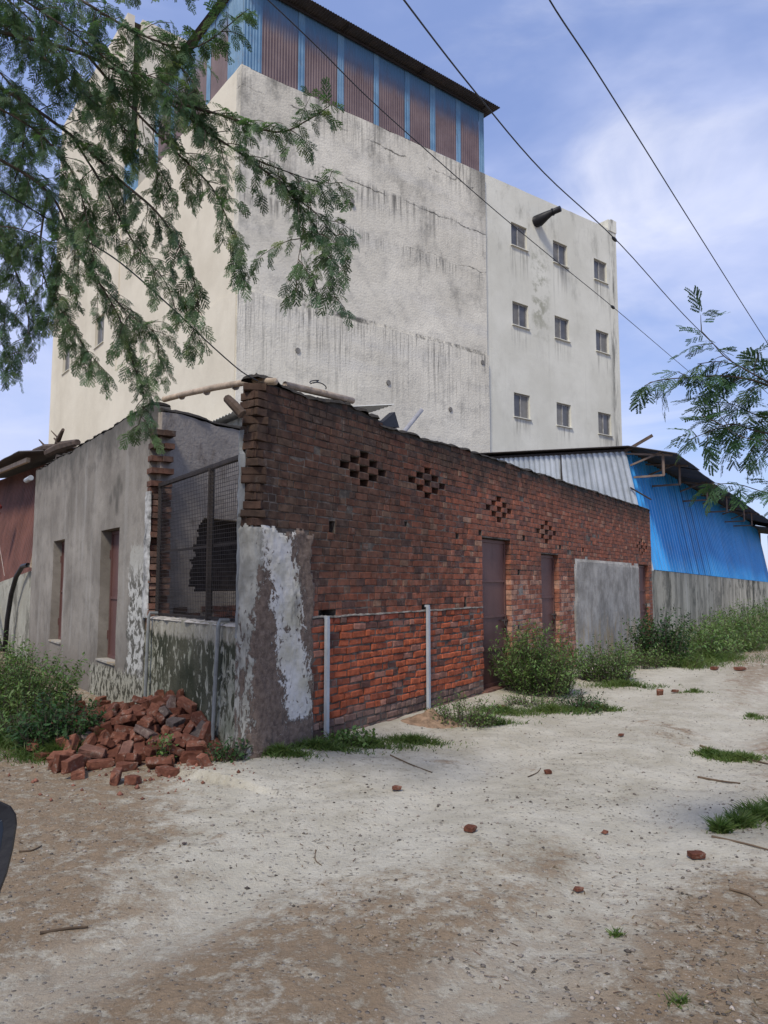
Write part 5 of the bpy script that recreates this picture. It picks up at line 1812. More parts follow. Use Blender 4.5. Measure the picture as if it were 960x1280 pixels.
def leaf_template(seed, pairs, nlf, plen, lw, ang=58, droop=.25):
    """a twice-pinnate leaf of length 1 along +x: rows of tiny leaflets on each pinna"""
    r = random.Random(seed)
    q = []

    def quad(p, d, n, ln, w):
        s = d.cross(n).normalized() * (w / 2)
        m = p + d * ln * .5
        q.append([p, m + s, p + d * ln, m - s])
    # rachis
    q.append([Vector((0, -.006, 0)), Vector((1, -.004, -droop)), Vector((1, .004, -droop)), Vector((0, .006, 0))])
    for k in range(pairs):
        t = .22 + .78 * k / max(1, pairs - 1)
        for sd in (-1, 1):
            a = rad(ang * (1 - .45 * t) + r.uniform(-9, 9))
            p0 = Vector((t, 0, -droop * t * t))
            d = Vector((math.cos(a), sd * math.sin(a), r.uniform(-.45, .1)))
            d.normalize()
            ln = plen * (1 - .25 * abs(t - .5)) * r.uniform(.85, 1.1)
            up = Vector((r.uniform(-.3, .3), r.uniform(-.3, .3), 1))
            side = d.cross(up).normalized()
            nrm = side.cross(d)
            for j in range(nlf):
                s = (j + .7) / nlf
                pp = p0 + d * ln * s + Vector((0, 0, -.10 * s * s))
                for e in (-1, 1):
                    dd = (d * .45 + side * e * .9 + Vector((0, 0, r.uniform(-.25, .1)))).normalized()
                    quad(pp, dd, nrm, lw * 2.1 * (1 - .35 * abs(s - .45)), lw)
    return np.array([[tuple(v) for v in f] for f in q], dtype=np.float32)


def catmull(pts, k=8):
    out = []
    for i in range(len(pts) - 1):
        p0, p1, p2, p3 = pts[max(i - 1, 0)], pts[i], pts[i + 1], pts[min(i + 2, len(pts) - 1)]
        for j in range(k):
            t = j / k
            out.append(.5 * ((2 * p1) + (p2 - p0) * t + (2 * p0 - 5 * p1 + 4 * p2 - p3) * t * t + (3 * p1 - p0 - 3 * p2 + p3) * t ** 3))
    out.append(pts[-1])
    return out


def along(path_, step):
    """(point, tangent, fraction) every step metres"""
    L_ = [0.0]
    for a, b in zip(path_, path_[1:]):
        L_.append(L_[-1] + (b - a).length)
    tot = L_[-1]
    res, i, s = [], 0, 0.0
    while s < tot:
        while i < len(L_) - 2 and L_[i + 1] < s:
            i += 1
        t = (s - L_[i]) / max(1e-6, L_[i + 1] - L_[i])
        res.append((path_[i].lerp(path_[i + 1], t), (path_[i + 1] - path_[i]).normalized(), s / tot))
        s += step
    return res


def place(x, z, p, sc):
    """3x4 matrix: leaf x axis along x, z axis near z"""
    x = x.normalized()
    y = z.cross(x)
    y = y.normalized() if y.length > 1e-4 else x.orthogonal().normalized()
    z2 = x.cross(y)
    return [[x.x * sc, y.x * sc, z2.x * sc, p.x], [x.y * sc, y.y * sc, z2.y * sc, p.y], [x.z * sc, y.z * sc, z2.z * sc, p.z]]


def acacia(root, guides, wood_paths, seed, leaf_mat, templ, leaf_len, twig_len, twig_step, leaf_step, droop, start=.12, tipdense=1.0, jitter=.0):
    """fill branch guide lines with side twigs and feathery leaves"""
    r = random.Random(seed)
    wood = MB()
    xf, tints = [], []
    for pth, rr in wood_paths:
        wood.tube(catmull(pth, 6), [rr[0] + (rr[1] - rr[0]) * i / ((len(pth) - 1) * 6) for i in range((len(pth) - 1) * 6 + 1)], 8)

    def leaf(p, t, sidev, ln):
        d = (t * r.uniform(.15, .8) + sidev * r.uniform(.5, 1.0) + Vector((0, 0, -droop * r.uniform(.2, 1.2)))).normalized()
        up = Vector((r.uniform(-.5, .5), r.uniform(-.5, .5), 1))
        xf.append((r.randrange(len(templ)), place(d, up, p, ln)))
        k = r.uniform(.6, 1.3)
        yl = 1.0 if r.random() > .10 else r.uniform(1.25, 1.7)
        tints.append((k * r.uniform(.9, 1.15) * yl, k * (1 + (yl - 1) * .45), k * r.uniform(.8, 1.05)))

    def leafrow(pth, step, ln, s0=0.0):
        e = 1
        for p, t, f in along(pth, step):
            if f < s0:
                continue
            sd = t.cross(Vector((r.uniform(-.4, .4), r.uniform(-.4, .4), 1)))
            if sd.length < .01:
                continue
            leaf(p, t, sd.normalized() * e, ln * r.uniform(.7, 1.2) * (1 - .25 * f))
            e = -e
        p, t, f = along(pth, step)[-1]
        leaf(p, t, t, ln)

    for gpts, r0, dens in guides:
        pth = catmull(gpts, 8)
        n = len(pth)
        wood.tube(pth, [max(.0020, .62 * r0 * (1 - .85 * i / n)) for i in range(n)], 6)
        e = r.choice([-1, 1])
        for p, t, f in along(pth, twig_step / dens):
            if f < start:
                continue
            ln = twig_len * r.uniform(.45, 1.15) * (1 - .55 * f)
            ax = Vector((r.uniform(-1, 1), r.uniform(-1, 1), r.uniform(-.5, .6)))
            sd = t.cross(ax).normalized()
            d = (t * r.uniform(.4, .9) + sd * r.uniform(.5, 1.0) + Vector((0, 0, .12))).normalized()
            tw = [p]
            for k in range(5):
                d = (d + Vector((0, 0, -droop * .30)) + Vector((r.uniform(-1, 1), r.uniform(-1, 1), r.uniform(-1, 1))) * .10).normalized()
                tw.append(tw[-1] + d * ln / 5)
            wood.tube(tw, [.0030, .0026, .0022, .0018, .0015, .001], 4, None, False)
            leafrow(tw, leaf_step, leaf_len, .12)
            e = -e
        leafrow(pth, leaf_step * 1.2, leaf_len, .45)
    wood.build('trunk', M['bark'], root, smooth=True)
    V, F, T = scatter(templ, xf, tints)
    raw_mesh('crown', V, F, leaf_mat, T, root)
    return len(xf)


TEMPL = [leaf_template(40 + i, 4 + i % 2, 5, .46, .088) for i in range(6)]
TEMPR = [leaf_template(70 + i, 3 + i % 2, 7, .62, .095, 62, .3) for i in range(6)]


def G_(pts, r0, dens=1.0):
    return ([at(*p) for p in pts], r0, dens)


# ------------------------------------------------------------------ acacia on the left, hanging over the lane
TL = Vector((-5.4, 4.6, 0))
lt = thing('acacia_tree', 'feathery dark green acacia hanging its drooping branches in from the upper left', 'tree', TL)
LG = [
    G_([(-120, -90, 4.3), (-20, -40, 4.2), (80, -10, 4.1), (170, 40, 4.0), (240, 60, 4.0), (300, 20, 4.0)], .02, 1.3),
    G_([(-120, 20, 4.5), (0, 40, 4.4), (110, 70, 4.3), (200, 120, 4.2), (280, 145, 4.1), (345, 165, 4.0), (385, 150, 3.95), (412, 132, 3.9)], .022, 1.0),
    G_([(200, 120, 4.2), (260, 165, 4.15), (320, 205, 4.1), (365, 245, 4.05), (395, 285, 4.0), (412, 335, 4.0), (418, 372, 4.0)], .012, 1.15),
    G_([(320, 200, 4.1), (360, 215, 4.1), (400, 228, 4.05), (428, 228, 4.0)], .007, .9),
    G_([(355, 240, 4.05), (390, 262, 4.0), (415, 290, 4.0), (432, 305, 3.95)], .006, 1.0),
    G_([(380, 285, 4.0), (372, 330, 4.0), (370, 365, 4.0)], .005, 1.0),
    G_([(110, 70, 4.3), (170, 140, 4.25), (225, 195, 4.2), (265, 235, 4.15), (290, 290, 4.1), (305, 345, 4.1)], .014, 1.1),
    G_([(-110, 70, 4.7), (0, 110, 4.6), (90, 170, 4.5), (150, 225, 4.4), (200, 270, 4.35), (235, 330, 4.3), (248, 385, 4.3), (235, 430, 4.3)], .02, 1.15),
    G_([(90, 170, 4.5), (130, 235, 4.45), (165, 300, 4.4), (205, 350, 4.35), (222, 395, 4.35)], .012, 1.1),
    G_([(-110, 160, 4.9), (-20, 190, 4.8), (60, 240, 4.7), (95, 310, 4.6), (125, 355, 4.55), (150, 400, 4.5), (165, 450, 4.5), (180, 495, 4.5), (172, 535, 4.5)], .018, 1.0),
    G_([(125, 355, 4.55), (165, 395, 4.5), (195, 420, 4.5), (198, 465, 4.5)], .007, 1.0),
    G_([(60, 240, 4.7), (50, 310, 4.7), (60, 360, 4.65), (85, 400, 4.6), (110, 440, 4.6), (138, 470, 4.55)], .012, 1.15),
    G_([(-100, 220, 5.0), (-30, 260, 4.9), (10, 320, 4.85), (30, 370, 4.8), (35, 415, 4.8), (15, 455, 4.8)], .016, 1.2),
    G_([(-80, 330, 5.0), (-30, 350, 4.95), (5, 390, 4.9), (-5, 450, 4.9)], .01, 1.2),
    G_([(-120, 110, 4.4), (-40, 120, 4.35), (40, 160, 4.3), (90, 215, 4.25), (110, 280, 4.2), (118, 330, 4.2)], .014, 1.2),
    G_([(-120, -40, 4.6), (-30, 10, 4.55), (40, 60, 4.5), (120, 130, 4.45), (185, 190, 4.4), (220, 250, 4.4)], .016, 1.25),
    G_([(-60, -120, 4.5), (20, -70, 4.5), (110, -40, 4.45), (200, -30, 4.4), (250, -20, 4.4)], .014, 1.2),
    G_([(150, 30, 4.3), (210, 70, 4.25), (245, 110, 4.2), (250, 160, 4.2)], .008, 1.2),
    G_([(-90, 10, 5.1), (-10, 80, 5.0), (30, 140, 5.0), (20, 220, 5.0), (0, 290, 5.0)], .014, 1.3),
    G_([(-80, -60, 5.2), (10, 0, 5.1), (70, 60, 5.1), (110, 110, 5.0), (140, 180, 5.0)], .014, 1.3),
    G_([(-120, 300, 4.7), (-50, 290, 4.65), (20, 285, 4.6), (75, 320, 4.6), (60, 400, 4.6)], .01, 1.2),
    G_([(-60, -60, 4.0), (30, 0, 3.95), (90, 40, 3.9), (150, 85, 3.9), (200, 100, 3.9), (232, 135, 3.9)], .012, 1.2),
    G_([(-60, 200, 5.3), (20, 210, 5.2), (90, 260, 5.2), (130, 290, 5.2)], .01, 1.2),
]
F0 = TL + Vector((.25, -.1, 2.2))
LWD = [([TL + Vector((0, 0, -.3)), TL + Vector((.05, 0, .9)), F0], (.17, .13)),
       ([F0, TL + Vector((.6, -.2, 3.3)), TL + Vector((1.3, -.35, 4.1)), at(-120, 20, 4.5)], (.10, .03)),
       ([F0, TL + Vector((.5, .1, 3.5)), TL + Vector((1.2, .2, 4.6)), at(-60, -120, 4.5)], (.09, .025)),
       ([F0, TL + Vector((.7, .2, 2.9)), at(-110, 160, 4.9)], (.07, .025)),
       ([F0, TL + Vector((-.6, .4, 3.4)), TL + Vector((-1.3, .7, 4.9))], (.10, .03)),
       ([at(-120, 20, 4.5), at(-120, -90, 4.3)], (.03, .02)), ([at(-110, 160, 4.9), at(-100, 220, 5.0), at(-80, 330, 5.0)], (.025, .012)),
       ([at(-120, 20, 4.5), at(-120, -40, 4.6), at(-80, -60, 5.2)], (.03, .015)), ([at(-110, 70, 4.7), at(-120, 110, 4.4)], (.02, .014)),
       ([at(-110, 160, 4.9), at(-110, 70, 4.7)], (.025, .02)), ([at(-110, 70, 4.7), at(-90, 10, 5.1)], (.02, .014)),
       ([at(-110, 160, 4.9), at(-120, 300, 4.7)], (.02, .012)), ([at(-60, -120, 4.5), at(-60, -60, 4.0)], (.02, .012)), ([at(-100, 220, 5.0), at(-60, 200, 5.3)], (.016, .012))]
# more of the crown beyond the frame, so that the tree is whole
RT = random.Random(31)
top = TL + Vector((-1.3, .7, 4.9))
for k in range(9):
    a = RT.uniform(2.2, 5.6)
    e = top + Vector((math.cos(a) * 1.9, math.sin(a) * 1.9, RT.uniform(-.4, .8)))
    m_ = top.lerp(e, .5) + Vector((0, 0, .35))
    LG.append(([top, m_, e, e + Vector((math.cos(a) * .5, math.sin(a) * .5, -.5))], .02, .7))
nl = acacia(lt, LG, LWD, 5, M['leaf'], TEMPL, .080, .29, .057, .030, .55)
print('left leaves', nl)

# ------------------------------------------------------------------ acacia on the right, only its branch ends in view
TR = Vector((4.3, 2.9, 0))
rt_ = thing('acacia_tree', 'bright feathery acacia reaching in from the right edge in front of the blue shed', 'tree', TR)
RG = [
    G_([(1060, 520, 3.5), (1000, 500, 3.5), (950, 478, 3.5), (905, 470, 3.5), (860, 472, 3.5), (825, 475, 3.48), (806, 482, 3.46)], .011, .85),
    G_([(1000, 500, 3.5), (955, 475, 3.5), (925, 458, 3.5), (905, 445, 3.5), (890, 428, 3.48), (876, 413, 3.47)], .008, .9),
    G_([(925, 458, 3.5), (900, 452, 3.5), (872, 455, 3.5)], .004, .8),
    G_([(1060, 520, 3.5), (1000, 525, 3.55), (950, 520, 3.55), (915, 505, 3.55), (880, 502, 3.55)], .008, .8),
    G_([(1060, 545, 3.5), (1000, 545, 3.5), (950, 540, 3.5), (915, 530, 3.5), (885, 540, 3.48), (856, 552, 3.46)], .009, 1.1),
    G_([(1000, 545, 3.5), (955, 550, 3.45), (925, 545, 3.45), (900, 530, 3.45), (878, 520, 3.45)], .006, 1.0),
    G_([(1060, 500, 3.6), (1000, 470, 3.6), (965, 455, 3.6), (945, 450, 3.6)], .007, 1.1),
    G_([(1060, 630, 3.5), (1000, 625, 3.5), (955, 615, 3.5), (925, 606, 3.5), (900, 605, 3.48), (892, 610, 3.48)], .006, .6),
    G_([(1060, 200, 3.6), (1040, 215, 3.6), (1005, 232, 3.6), (985, 236, 3.6)], .005, .45),
]
H0 = TR + Vector((-.2, 0, 1.7))
J0 = at(1060, 520, 3.5)
RWD = [([TR + Vector((0, 0, -.3)), TR + Vector((-.05, 0, .8)), H0], (.11, .09)), ([H0, H0.lerp(J0, .5) + Vector((0, 0, .3)), J0], (.035, .013)), ([J0, at(1060, 545, 3.5)], (.018, .012)),
       ([J0, at(1060, 500, 3.6)], (.018, .012)), ([H0, at(1060, 630, 3.5)], (.024, .008)), ([H0, TR + Vector((-.1, .2, 3.0)), at(1060, 200, 3.6)], (.035, .008)),
       ([H0, TR + Vector((.4, .3, 3.2)), TR + Vector((.7, .2, 4.6))], (.07, .02))]
top = TR + Vector((.7, .2, 4.4))
for k in range(8):
    a = RT.uniform(-1.6, 1.7)
    e = top + Vector((math.cos(a) * 1.6, math.sin(a) * 1.4, RT.uniform(-1.2, .8)))
    RG.append(([top, top.lerp(e, .5) + Vector((0, 0, .3)), e, e + Vector((math.cos(a) * .4, math.sin(a) * .4, -.4))], .016, .5))
nl = acacia(rt_, RG, RWD, 8, M['leafr'], TEMPR, .092, .15, .075, .036, .35)
print('right leaves', nl)


# ------------------------------------------------------------------ weeds, bushes and grass
def weed(name, label, c, rx, ry, h, stems, lf, mat, seed, cat='bush', spread=.6, dens=1.0, slender=.42, group=None):
    """many thin stems rising from a patch, set with small leaves"""
    r = random.Random(seed)
    root = thing(name, label, cat, c, group)
    wood = MB()
    quads, tints = [], []
    for s in range(stems):
        a, q = r.uniform(0, 6.283), math.sqrt(r.random())
        b = Vector((c[0] + math.cos(a) * q * rx * .7, c[1] + math.sin(a) * q * ry * .7, 0))
        b.z = gh(b.x, b.y) - .02
        hh = h * (1 - .45 * q * q) * r.uniform(.55, 1.1)
        d = Vector((math.cos(a) * q * spread * rx / max(.15, h) * .8 + r.uniform(-.25, .25), math.sin(a) * q * spread * ry / max(.15, h) * .8 + r.uniform(-.25, .25), 1)).normalized()
        p = [b]
        for k in range(5):
            d = (d + Vector((r.uniform(-.16, .16), r.uniform(-.16, .16), -.04 * k))).normalized()
            p.append(p[-1] + d * hh / 5)
        wood.tube(p, [.005, .0045, .004, .003, .0022, .0012], 4, None, False)
        kk = r.uniform(.7, 1.2)
        for pt_, t, f in along(p, lf * .42 / dens):
            if f < .12:
                continue
            aa = r.uniform(0, 6.283)
            o = t.orthogonal().normalized()
            o = o * math.cos(aa) + t.cross(o) * math.sin(aa)
            # short side spray of leaves
            sp_ = r.uniform(0, 1) * .9 * lf * (1.6 - f)
            base_ = pt_ + o * sp_
            dd = (o * r.uniform(.5, 1) + t * r.uniform(.1, .8) + Vector((0, 0, r.uniform(-.4, .2)))).normalized()
            ln = lf * r.uniform(.6, 1.25)
            sd = dd.cross(Vector((r.uniform(-.6, .6), r.uniform(-.6, .6), 1)))
            if sd.length < .05:
                continue
            sd = sd.normalized() * ln * slender / 2
            m_ = base_ + dd * ln * .45
            quads.append([base_, m_ + sd, base_ + dd * ln + Vector((0, 0, -.12 * ln)), m_ - sd])
            k2 = kk * r.uniform(.75, 1.2)
            tints.append((k2 * r.uniform(.9, 1.15), k2, k2 * r.uniform(.8, 1.05)))
    wood.build('stems', M['bark'] if mat is not M['grass'] else M['grass'], root)
    V = np.array([[tuple(v) for v in q] for q in quads], dtype=np.float32).reshape(-1, 3)
    raw_mesh('foliage', V, np.arange(len(V)).reshape(-1, 4), mat, np.repeat(np.array(tints), 4, axis=0), root)
    return root


def gp(px, py):
    p = at(px, py, 1.0) - EYE
    q = EYE + p * (-EYE.z / p.z)
    return (q.x, q.y, gh(q.x, q.y))


weed('bush', 'tall loose green bush growing in front of the first and second brown doors', gp(672, 868), .62, .52, 1.04, 330, .055, M['bush'], 1, spread=.75, dens=1.15)
weed('low_weed', 'low dark leafy weeds at the right foot of the tall bush by the doors', gp(728, 886), .38, .30, .30, 80, .045, M['bushd'], 2, 'weed')
weed('low_weed', 'low weeds under the tall bush in front of the first brown door', gp(668, 884), .55, .26, .26, 90, .035, M['bush'], 3, 'weed')
weed('small_bush', 'small bright bush standing alone between the right grey pipe and the first brown door', gp(580, 908), .46, .26, .42, 90, .042, M['bush'], 4, 'bush', .8)
weed('creeping_weed', 'leafy creeping weed at the foot of the left grey pipe', gp(440, 936), .34, .22, .20, 70, .055, M['bush'], 5, 'weed', .9, 1, .7)
weed('small_bush', 'rounded green bush below the grey cement patch', gp(757, 852), .55, .42, .72, 190, .06, M['bush'], 6, 'bush')
weed('small_bush', 'bright low bush between the cement patch and the dark bush', gp(797, 834), .70, .5, .62, 110, .055, M['bush'], 7, 'bush')
weed('dark_bush', 'dark leafy bush standing before the farthest brown door at the end of the brick wall', gp(826, 830), .62, .5, 1.22, 150, .075, M['bushd'], 8, 'bush', .6, 1, .6)
weed('low_weed', 'low weeds spilling onto the track below the dark bush', gp(848, 832), .62, .45, .42, 90, .06, M['bush'], 9, 'weed')
for i, (px, py, rx, h, lab) in enumerate(((872, 822, 1.0, .78, 'first clump of tall weeds along the streaked boundary wall beyond the dark bush'),
                                          (898, 812, 1.2, .85, 'second clump of tall weeds along the streaked boundary wall, mid way to the edge'),
                                          (925, 803, 1.4, .95, 'third clump of tall weeds along the boundary wall below the shed end'),
                                          (950, 796, 1.8, 1.2, 'tallest far clump of bright weeds by the right edge of the picture'),
                                          (975, 790, 2.2, 1.3, 'farthest clump of weeds at the very edge of the picture'))):
    weed('tall_weed', lab, gp(px, py), rx, rx * .8, h, 190, .10, M['bush'], 20 + i, 'weed', .6, 1, .35, 'weeds along the boundary wall')
weed('tall_weed', 'tall thin grassy weeds before the left end of the plastered wall', gp(22, 902), .80, .65, .92, 250, .06, M['bush'], 31, 'weed', .6, 1.2, .36)
weed('tall_weed', 'tall grassy weeds at the left edge below the black hoses', gp(-20, 890), .9, .7, 1.05, 280, .06, M['bush'], 32, 'weed', .6, 1.2, .36)
weed('dark_bush', 'dense dark green bush left of the broken brick heap', gp(72, 938), .44, .36, .58, 190, .055, M['bushd'], 33, 'bush', .75, 1.2, .5)
weed('low_weed', 'low green weeds in front of the tall grassy weeds at left', gp(25, 925), .7, .4, .42, 140, .045, M['bush'], 34, 'weed', .7, 1, .4)
weed('small_weed', 'small dark weed growing between the brick heap and the flaking corner', gp(283, 958), .24, .18, .24, 50, .05, M['bushd'], 35, 'weed', .9, 1, .5)
weed('small_weed', 'small leafy sprout among the broken bricks', gp(205, 955), .12, .10, .30, 14, .05, M['bush'], 36, 'weed', .7, 1, .6)


def grass(label, blobs, n, h, seed, mat=None, name='grass'):
    r = random.Random(seed)
    quads, tints = [], []
    c0 = gp(*blobs[0][:2])
    per = n // len(blobs)
    for (px, py, rx, ry) in blobs:
        c = gp(px, py)
        for i in range(per):
            a, q = r.uniform(0, 6.283), abs(r.gauss(0, .58))
            if q > 1.7 or nz(c[0] * 3 + math.cos(a) * q * 2.2, c[1] * 3 + math.sin(a) * q * 2.2, seed * 3) < -.22:
                continue
            x, y = c[0] + math.cos(a) * q * rx * (1 + .4 * nz(a * 1.2, seed)), c[1] + math.sin(a) * q * ry * (1 + .4 * nz(a * 1.2, seed))
            b = Vector((x, y, gh(x, y) - .01))
            d = Vector((r.uniform(-.7, .7), r.uniform(-.7, .7), 1)).normalized()
            hh = h * r.uniform(.35, 1.15) * max(.35, 1.1 - .5 * q)
            w = d.cross(Vector((r.uniform(-1, 1), r.uniform(-1, 1), .1))).normalized() * .0032 * r.uniform(.8, 1.6)
            m1 = b + d * hh * .55
            e = b + d * hh + Vector((d.x, d.y, 0)) * hh * .5 + Vector((0, 0, -.1 * hh))
            quads.append([b - w, b + w, m1 + w, m1 - w])
            quads.append([m1 - w, m1 + w, e + w * .2, e - w * .2])
            k = r.uniform(.7, 1.25)
            t = (k * r.uniform(.95, 1.3), k, k * .9)
            tints += [t, t]
    V = np.array([[tuple(v) for v in q] for q in quads], dtype=np.float32).reshape(-1, 3)
    o = raw_mesh(name, V, np.arange(len(V)).reshape(-1, 4), mat or M['grass'], np.repeat(np.array(tints), 4, axis=0), None, c0)
    tag(o, label, 'grass', kind='stuff')


grass('thin grass along the foot of the corner and the brick panel', [(395, 945, .5, .10), (460, 938, .55, .13), (515, 932, .35, .11), (350, 955, .3, .10)], 5200, .12, 1)
grass('grass strip under the doors and the tall bush', [(630, 893, .5, .2), (690, 890, .6, .2), (745, 886, .35, .14), (780, 858, .7, .3), (600, 905, .5, .15)], 7000, .13, 2)
grass('grass verge along the boundary wall', [(850, 832, 1.0, .6), (890, 826, 1.3, .7), (930, 812, 1.7, .9), (960, 804, 2.2, 1.0), (985, 800, 2.5, 1.2)], 9000, .28, 3)
grass('green grass tuft on the right of the track', [(905, 944, .26, .16), (930, 948, .22, .13), (885, 941, .12, .09)], 2600, .10, 4)
grass('green grass tuft at the right edge nearer the camera', [(945, 1022, .20, .15), (925, 1032, .12, .08), (970, 1015, .25, .2), (900, 1040, .06, .04)], 2600, .12, 5)
grass('small green tufts further up the track', [(868, 868, .3, .12), (958, 897, .3, .14), (940, 893, .1, .05)], 900, .08, 6)
grass('sparse grass in the bottom right corner', [(850, 1255, .07, .06), (770, 1165, .04, .03)], 160, .05, 7)
grass('grass under the weeds on the left', [(30, 930, 1.0, .5), (-40, 930, .8, .6), (75, 945, .5, .25)], 6500, .20, 8)
grass('dry grass beyond the left edge', [(-160, 940, 1.2, .8), (-260, 900, 1.6, 1.2)], 3000, .2, 9)

# sandy soil heap by the right pipe
hp = MB()
hc = gp(540, 908)
rows = []
for j in range(12):
    row = []
    for i in range(28):
        a = 2 * math.pi * i / 28
        q = j / 11
        rr_ = .40 * q * (1 + .25 * nz(math.cos(a), math.sin(a), 4))
        x, y = hc[0] + math.cos(a) * rr_, hc[1] + math.sin(a) * rr_ * .7
        row.append(Vector((x, y, gh(x, y) + .15 * (1 - q) ** 1.3 * (1 + .3 * fnz(x * 9, y * 9)) - .012 * q)))
    rows.append(row)
for j in range(11):
    for i in range(28):
        hp.face([rows[j][i], rows[j][(i + 1) % 28], rows[j + 1][(i + 1) % 28], rows[j + 1][i]])
tag(hp.build('soil_heap', m_plain('loose_sandy_soil', (.23, .155, .10), .95, 0, .4, 14), None, smooth=True, loc=hc), 'small heap of reddish sandy soil at the foot of the right grey pipe', 'soil', kind='stuff')

# grit and dry litter on the track
RG_ = np.random.default_rng(4)


def track_pt(r):
    y = 2.2 + 14 * r.random() ** 1.8
    x = (-.62 + 1.35 * r.random()) * y * .85
    return x, y


def on_track(x, y, m_=.25):
    p = Vector((x, y, 0)) - R.o
    if p.dot(R.n) > m_ and p.dot(R.d) > -2:
        return True
    q = p.dot(L.n)
    return q > 1.3 and p.dot(R.n) < m_ + 2 and p.dot(L.d) > -2


oct_v = np.array([(1, 0, 0), (0, 1, 0), (-1, 0, 0), (0, -1, 0), (0, 0, 1), (0, 0, -1)], dtype=np.float32)
oct_f = np.array([(0, 1, 4), (1, 2, 4), (2, 3, 4), (3, 0, 4), (1, 0, 5), (2, 1, 5), (3, 2, 5), (0, 3, 5)], dtype=np.int32)
V, F, T = [], [], []
k = 0
while k < 3600:
    x, y = track_pt(RG_)
    dens = .5 + .9 * nz(x * .8, y * .8, 3) + (.35 if (x > .35 and y < 6) else 0)
    if not on_track(x, y) or RG_.random() > dens:
        continue
    s = .0035 + .012 * RG_.random() ** 4
    v = oct_v * s * (RG_.uniform(.6, 1.3, (6, 3))) * np.array([1.1, 1.0, .65])
    a = RG_.random() * 6.28
    v = v @ np.array([[math.cos(a), -math.sin(a), 0], [math.sin(a), math.cos(a), 0], [0, 0, 1]]).T
    V.append(v + np.array([x, y, gh(x, y) + s * .25]))
    F.append(oct_f + 6 * k)
    c = RG_.choice([.35, .6, 1.0, 1.5]) * RG_.uniform(.8, 1.2)
    T.append(np.tile(np.array([c, c * .95, c * .9]), (6, 1)))
    k += 1
pm = G('grit_stone')
M['grit'] = pm.done(pm.mix(1.0, (.22, .20, .18), pm.tint(), 'MULTIPLY'), .9, None, 0, .2)
o = raw_mesh('pebbles', np.concatenate(V), np.concatenate(F), M['grit'], np.concatenate(T), None, (0, 5, 0))
tag(o, 'small stones and grit scattered over the track', 'stones', kind='stuff')
V, T = [], []
k = 0
while k < 2000:
    x, y = track_pt(RG_)
    dens = .35 + 1.1 * nz(x * .9 + 4, y * .9, 7) + (.3 if y < 4.6 or x < -.5 else 0)
    if not on_track(x, y) or RG_.random() > dens:
        continue
    ln = .012 + .05 * RG_.random() ** 3
    a = RG_.random() * 6.28
    w = .0012 + .0022 * RG_.random()
    d = np.array([math.cos(a), math.sin(a), RG_.uniform(-.08, .08)])
    n = np.array([-d[1], d[0], 0]) * w
    p = np.array([x, y, gh(x, y) + .004])
    b = p + d * ln * .5 + n * RG_.uniform(-3, 3) + np.array([0, 0, .003])
    e = p + d * ln
    V += [[p - n, p + n, b + n, b - n], [b - n, b + n, e + n * .4, e - n * .4]]
    c = RG_.uniform(.5, 1.6)
    T += [(c, c * RG_.uniform(.8, 1.05), c * .8)] * 8
    k += 1
V = np.array(V, dtype=np.float32).reshape(-1, 3)
lm = G('dry_straw')
M['straw'] = lm.done(lm.mix(1.0, (.115, .085, .055), lm.tint(), 'MULTIPLY'), .9, None, 0, .15)
o = raw_mesh('dry_litter', V, np.arange(len(V)).reshape(-1, 4), M['straw'], np.array(T), None, (0, 5, .01))
tag(o, 'bits of straw, twigs and dry leaves scattered over the track', 'litter', kind='stuff')

# brick crumbs and dust round the heap
V, F, T = [], [], []
k = 0
while k < 900:
    u, w = 1.3 + RG_.normal() * 1.1, abs(RG_.normal()) * .62 + .1
    if u < -.5 or u > 4.5:
        continue
    p = L.P(u, 0, w)
    dx, dy = (u - 1.63) / (1.25 if u < 1.63 else 1.5), (w - .1)
    zz = max(gh(p.x, p.y), .37 * (1 - math.sqrt(dx * dx + dy * dy)) - .01)
    s = .006 + .022 * RG_.random() ** 3
    V.append(oct_v * s * RG_.uniform(.6, 1.3, (6, 3)) + np.array([p.x, p.y, zz + s * .3]))
    F.append(oct_f + 6 * k)
    c = RG_.uniform(.5, 1.5)
    T.append(np.tile(np.array([c, c, c]), (6, 1)))
    k += 1
cm = G('brick_crumb')
M['crumb'] = cm.done(cm.mix(1.0, (.19, .085, .06), cm.tint(), 'MULTIPLY'), .95, None, 0, .1)
o = raw_mesh('brick_crumbs', np.concatenate(V), np.concatenate(F), M['crumb'], np.concatenate(T), None, tuple(L.P(1.3)))
tag(o, 'red brick crumbs and dust lying round the broken brick heap', 'rubble', kind='stuff')

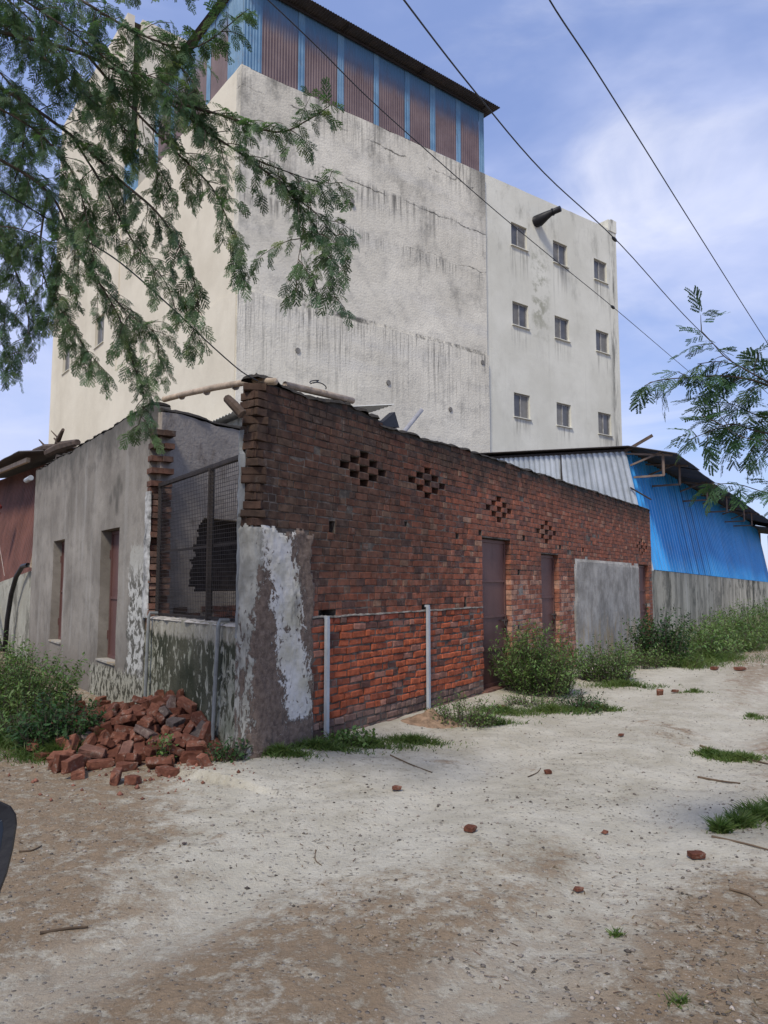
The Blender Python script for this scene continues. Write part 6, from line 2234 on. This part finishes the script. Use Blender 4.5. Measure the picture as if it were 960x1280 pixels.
# a few larger twigs one can tell apart
for (pts, r_, lab) in (([(875, 932), (905, 938), (940, 950), (965, 956)], .012, 'long dry stick beside the green grass tuft on the right of the track'),
                       ([(912, 1115), (935, 1122), (952, 1134)], .008, 'thin dry stick at the right edge near the bottom'),
                       ([(872, 968), (900, 973), (925, 980)], .010, 'dry brown stick just below the far grass tuft'),
                       ([(395, 1057), (394, 1068), (402, 1076)], .004, 'small crooked black twig on the pale track'),
                       ([(488, 948), (515, 957), (540, 966)], .007, 'bent twig in front of the brick panel'),
                       ([(660, 972), (672, 966), (676, 960)], .005, 'small curved twig in the middle of the track'),
                       ([(50, 1165), (85, 1158), (110, 1155)], .008, 'reddish stick on the brown soil at bottom left'),
                       ([(24, 1064), (40, 1062), (52, 1056)], .006, 'dark twig on the ground just right of the car mirror'),
                       ([(890, 1048), (930, 1058), (965, 1066)], .008, 'dry stick lying beside the half brick on the right')):
    q = [Vector(gp(*p)) + Vector((0, 0, r_ * .8)) for p in pts]
    w = MB()
    w.tube(catmull(q, 4), [r_ * (1 - .6 * i / (4 * len(q))) for i in range((len(q) - 1) * 4 + 1)], 6)
    tag(w.build('twig', M['litter'], None, smooth=True, loc=q[0]), lab, 'stick', 'sticks lying on the track')

# ------------------------------------------------------------------ mirror of the car the photograph was taken from
MC = at(-70, 1070, .80)
mir = thing('side_mirror', 'black car side mirror with dusty glass poking in at the left edge', 'car mirror', MC)
fwd = (MC - EYE).normalized()
mx_ = Vector((1, 0, 0))
mx_ = (mx_ - fwd * mx_.dot(fwd)).normalized()
my = mx_.cross(fwd)
outline = [(26, 1028), (25, 1015), (18, 1004), (4, 998), (-20, 994), (-60, 991), (-110, 992), (-150, 997), (-172, 1006), (-182, 1022), (-184, 1050), (-180, 1085), (-168, 1118), (-150, 1136), (-120, 1146),
           (-80, 1150), (-45, 1146), (-18, 1136), (0, 1118), (11, 1092), (20, 1060)]
pl = []
for x, y in outline:
    v = at(x, y, .80)
    pl.append(((v - MC).dot(mx_), (v - MC).dot(my)))
rows = []
for (sc, dp) in ((.80, -.000), (.80, -.010), (.965, -.012), (1.0, -.004), (1.0, .012), (.95, .045), (.78, .075), (.45, .092), (.0, .096)):
    rows.append([MC + mx_ * (x * sc) + my * (y * sc) + fwd * dp for x, y in pl])
k = MB()
n = len(pl)
for a, b in zip(rows[1:], rows[2:]):
    for i in range(n):
        j = (i + 1) % n
        k.face([a[i], a[j], b[j], b[i]])
k.build('housing', M['black'], mir, smooth=True)
k = MB()
k.face([MC + mx_ * (x * .84) + my * (y * .84) + fwd * -.0085 for x, y in pl])
k.face([MC + mx_ * (x * .84) + my * (y * .84) + fwd * .004 for x, y in pl])
k.build('mirror_glass', M['mirrorglass'], mir)
k = MB()
k.tube([MC + mx_ * -.06 + my * -.03 + fwd * .05, MC + mx_ * -.14 + my * -.06 + fwd * .03, MC + mx_ * -.24 + my * -.09], [.024, .026, .034], 10)
k.build('mirror_arm', M['black'], mir, smooth=True)
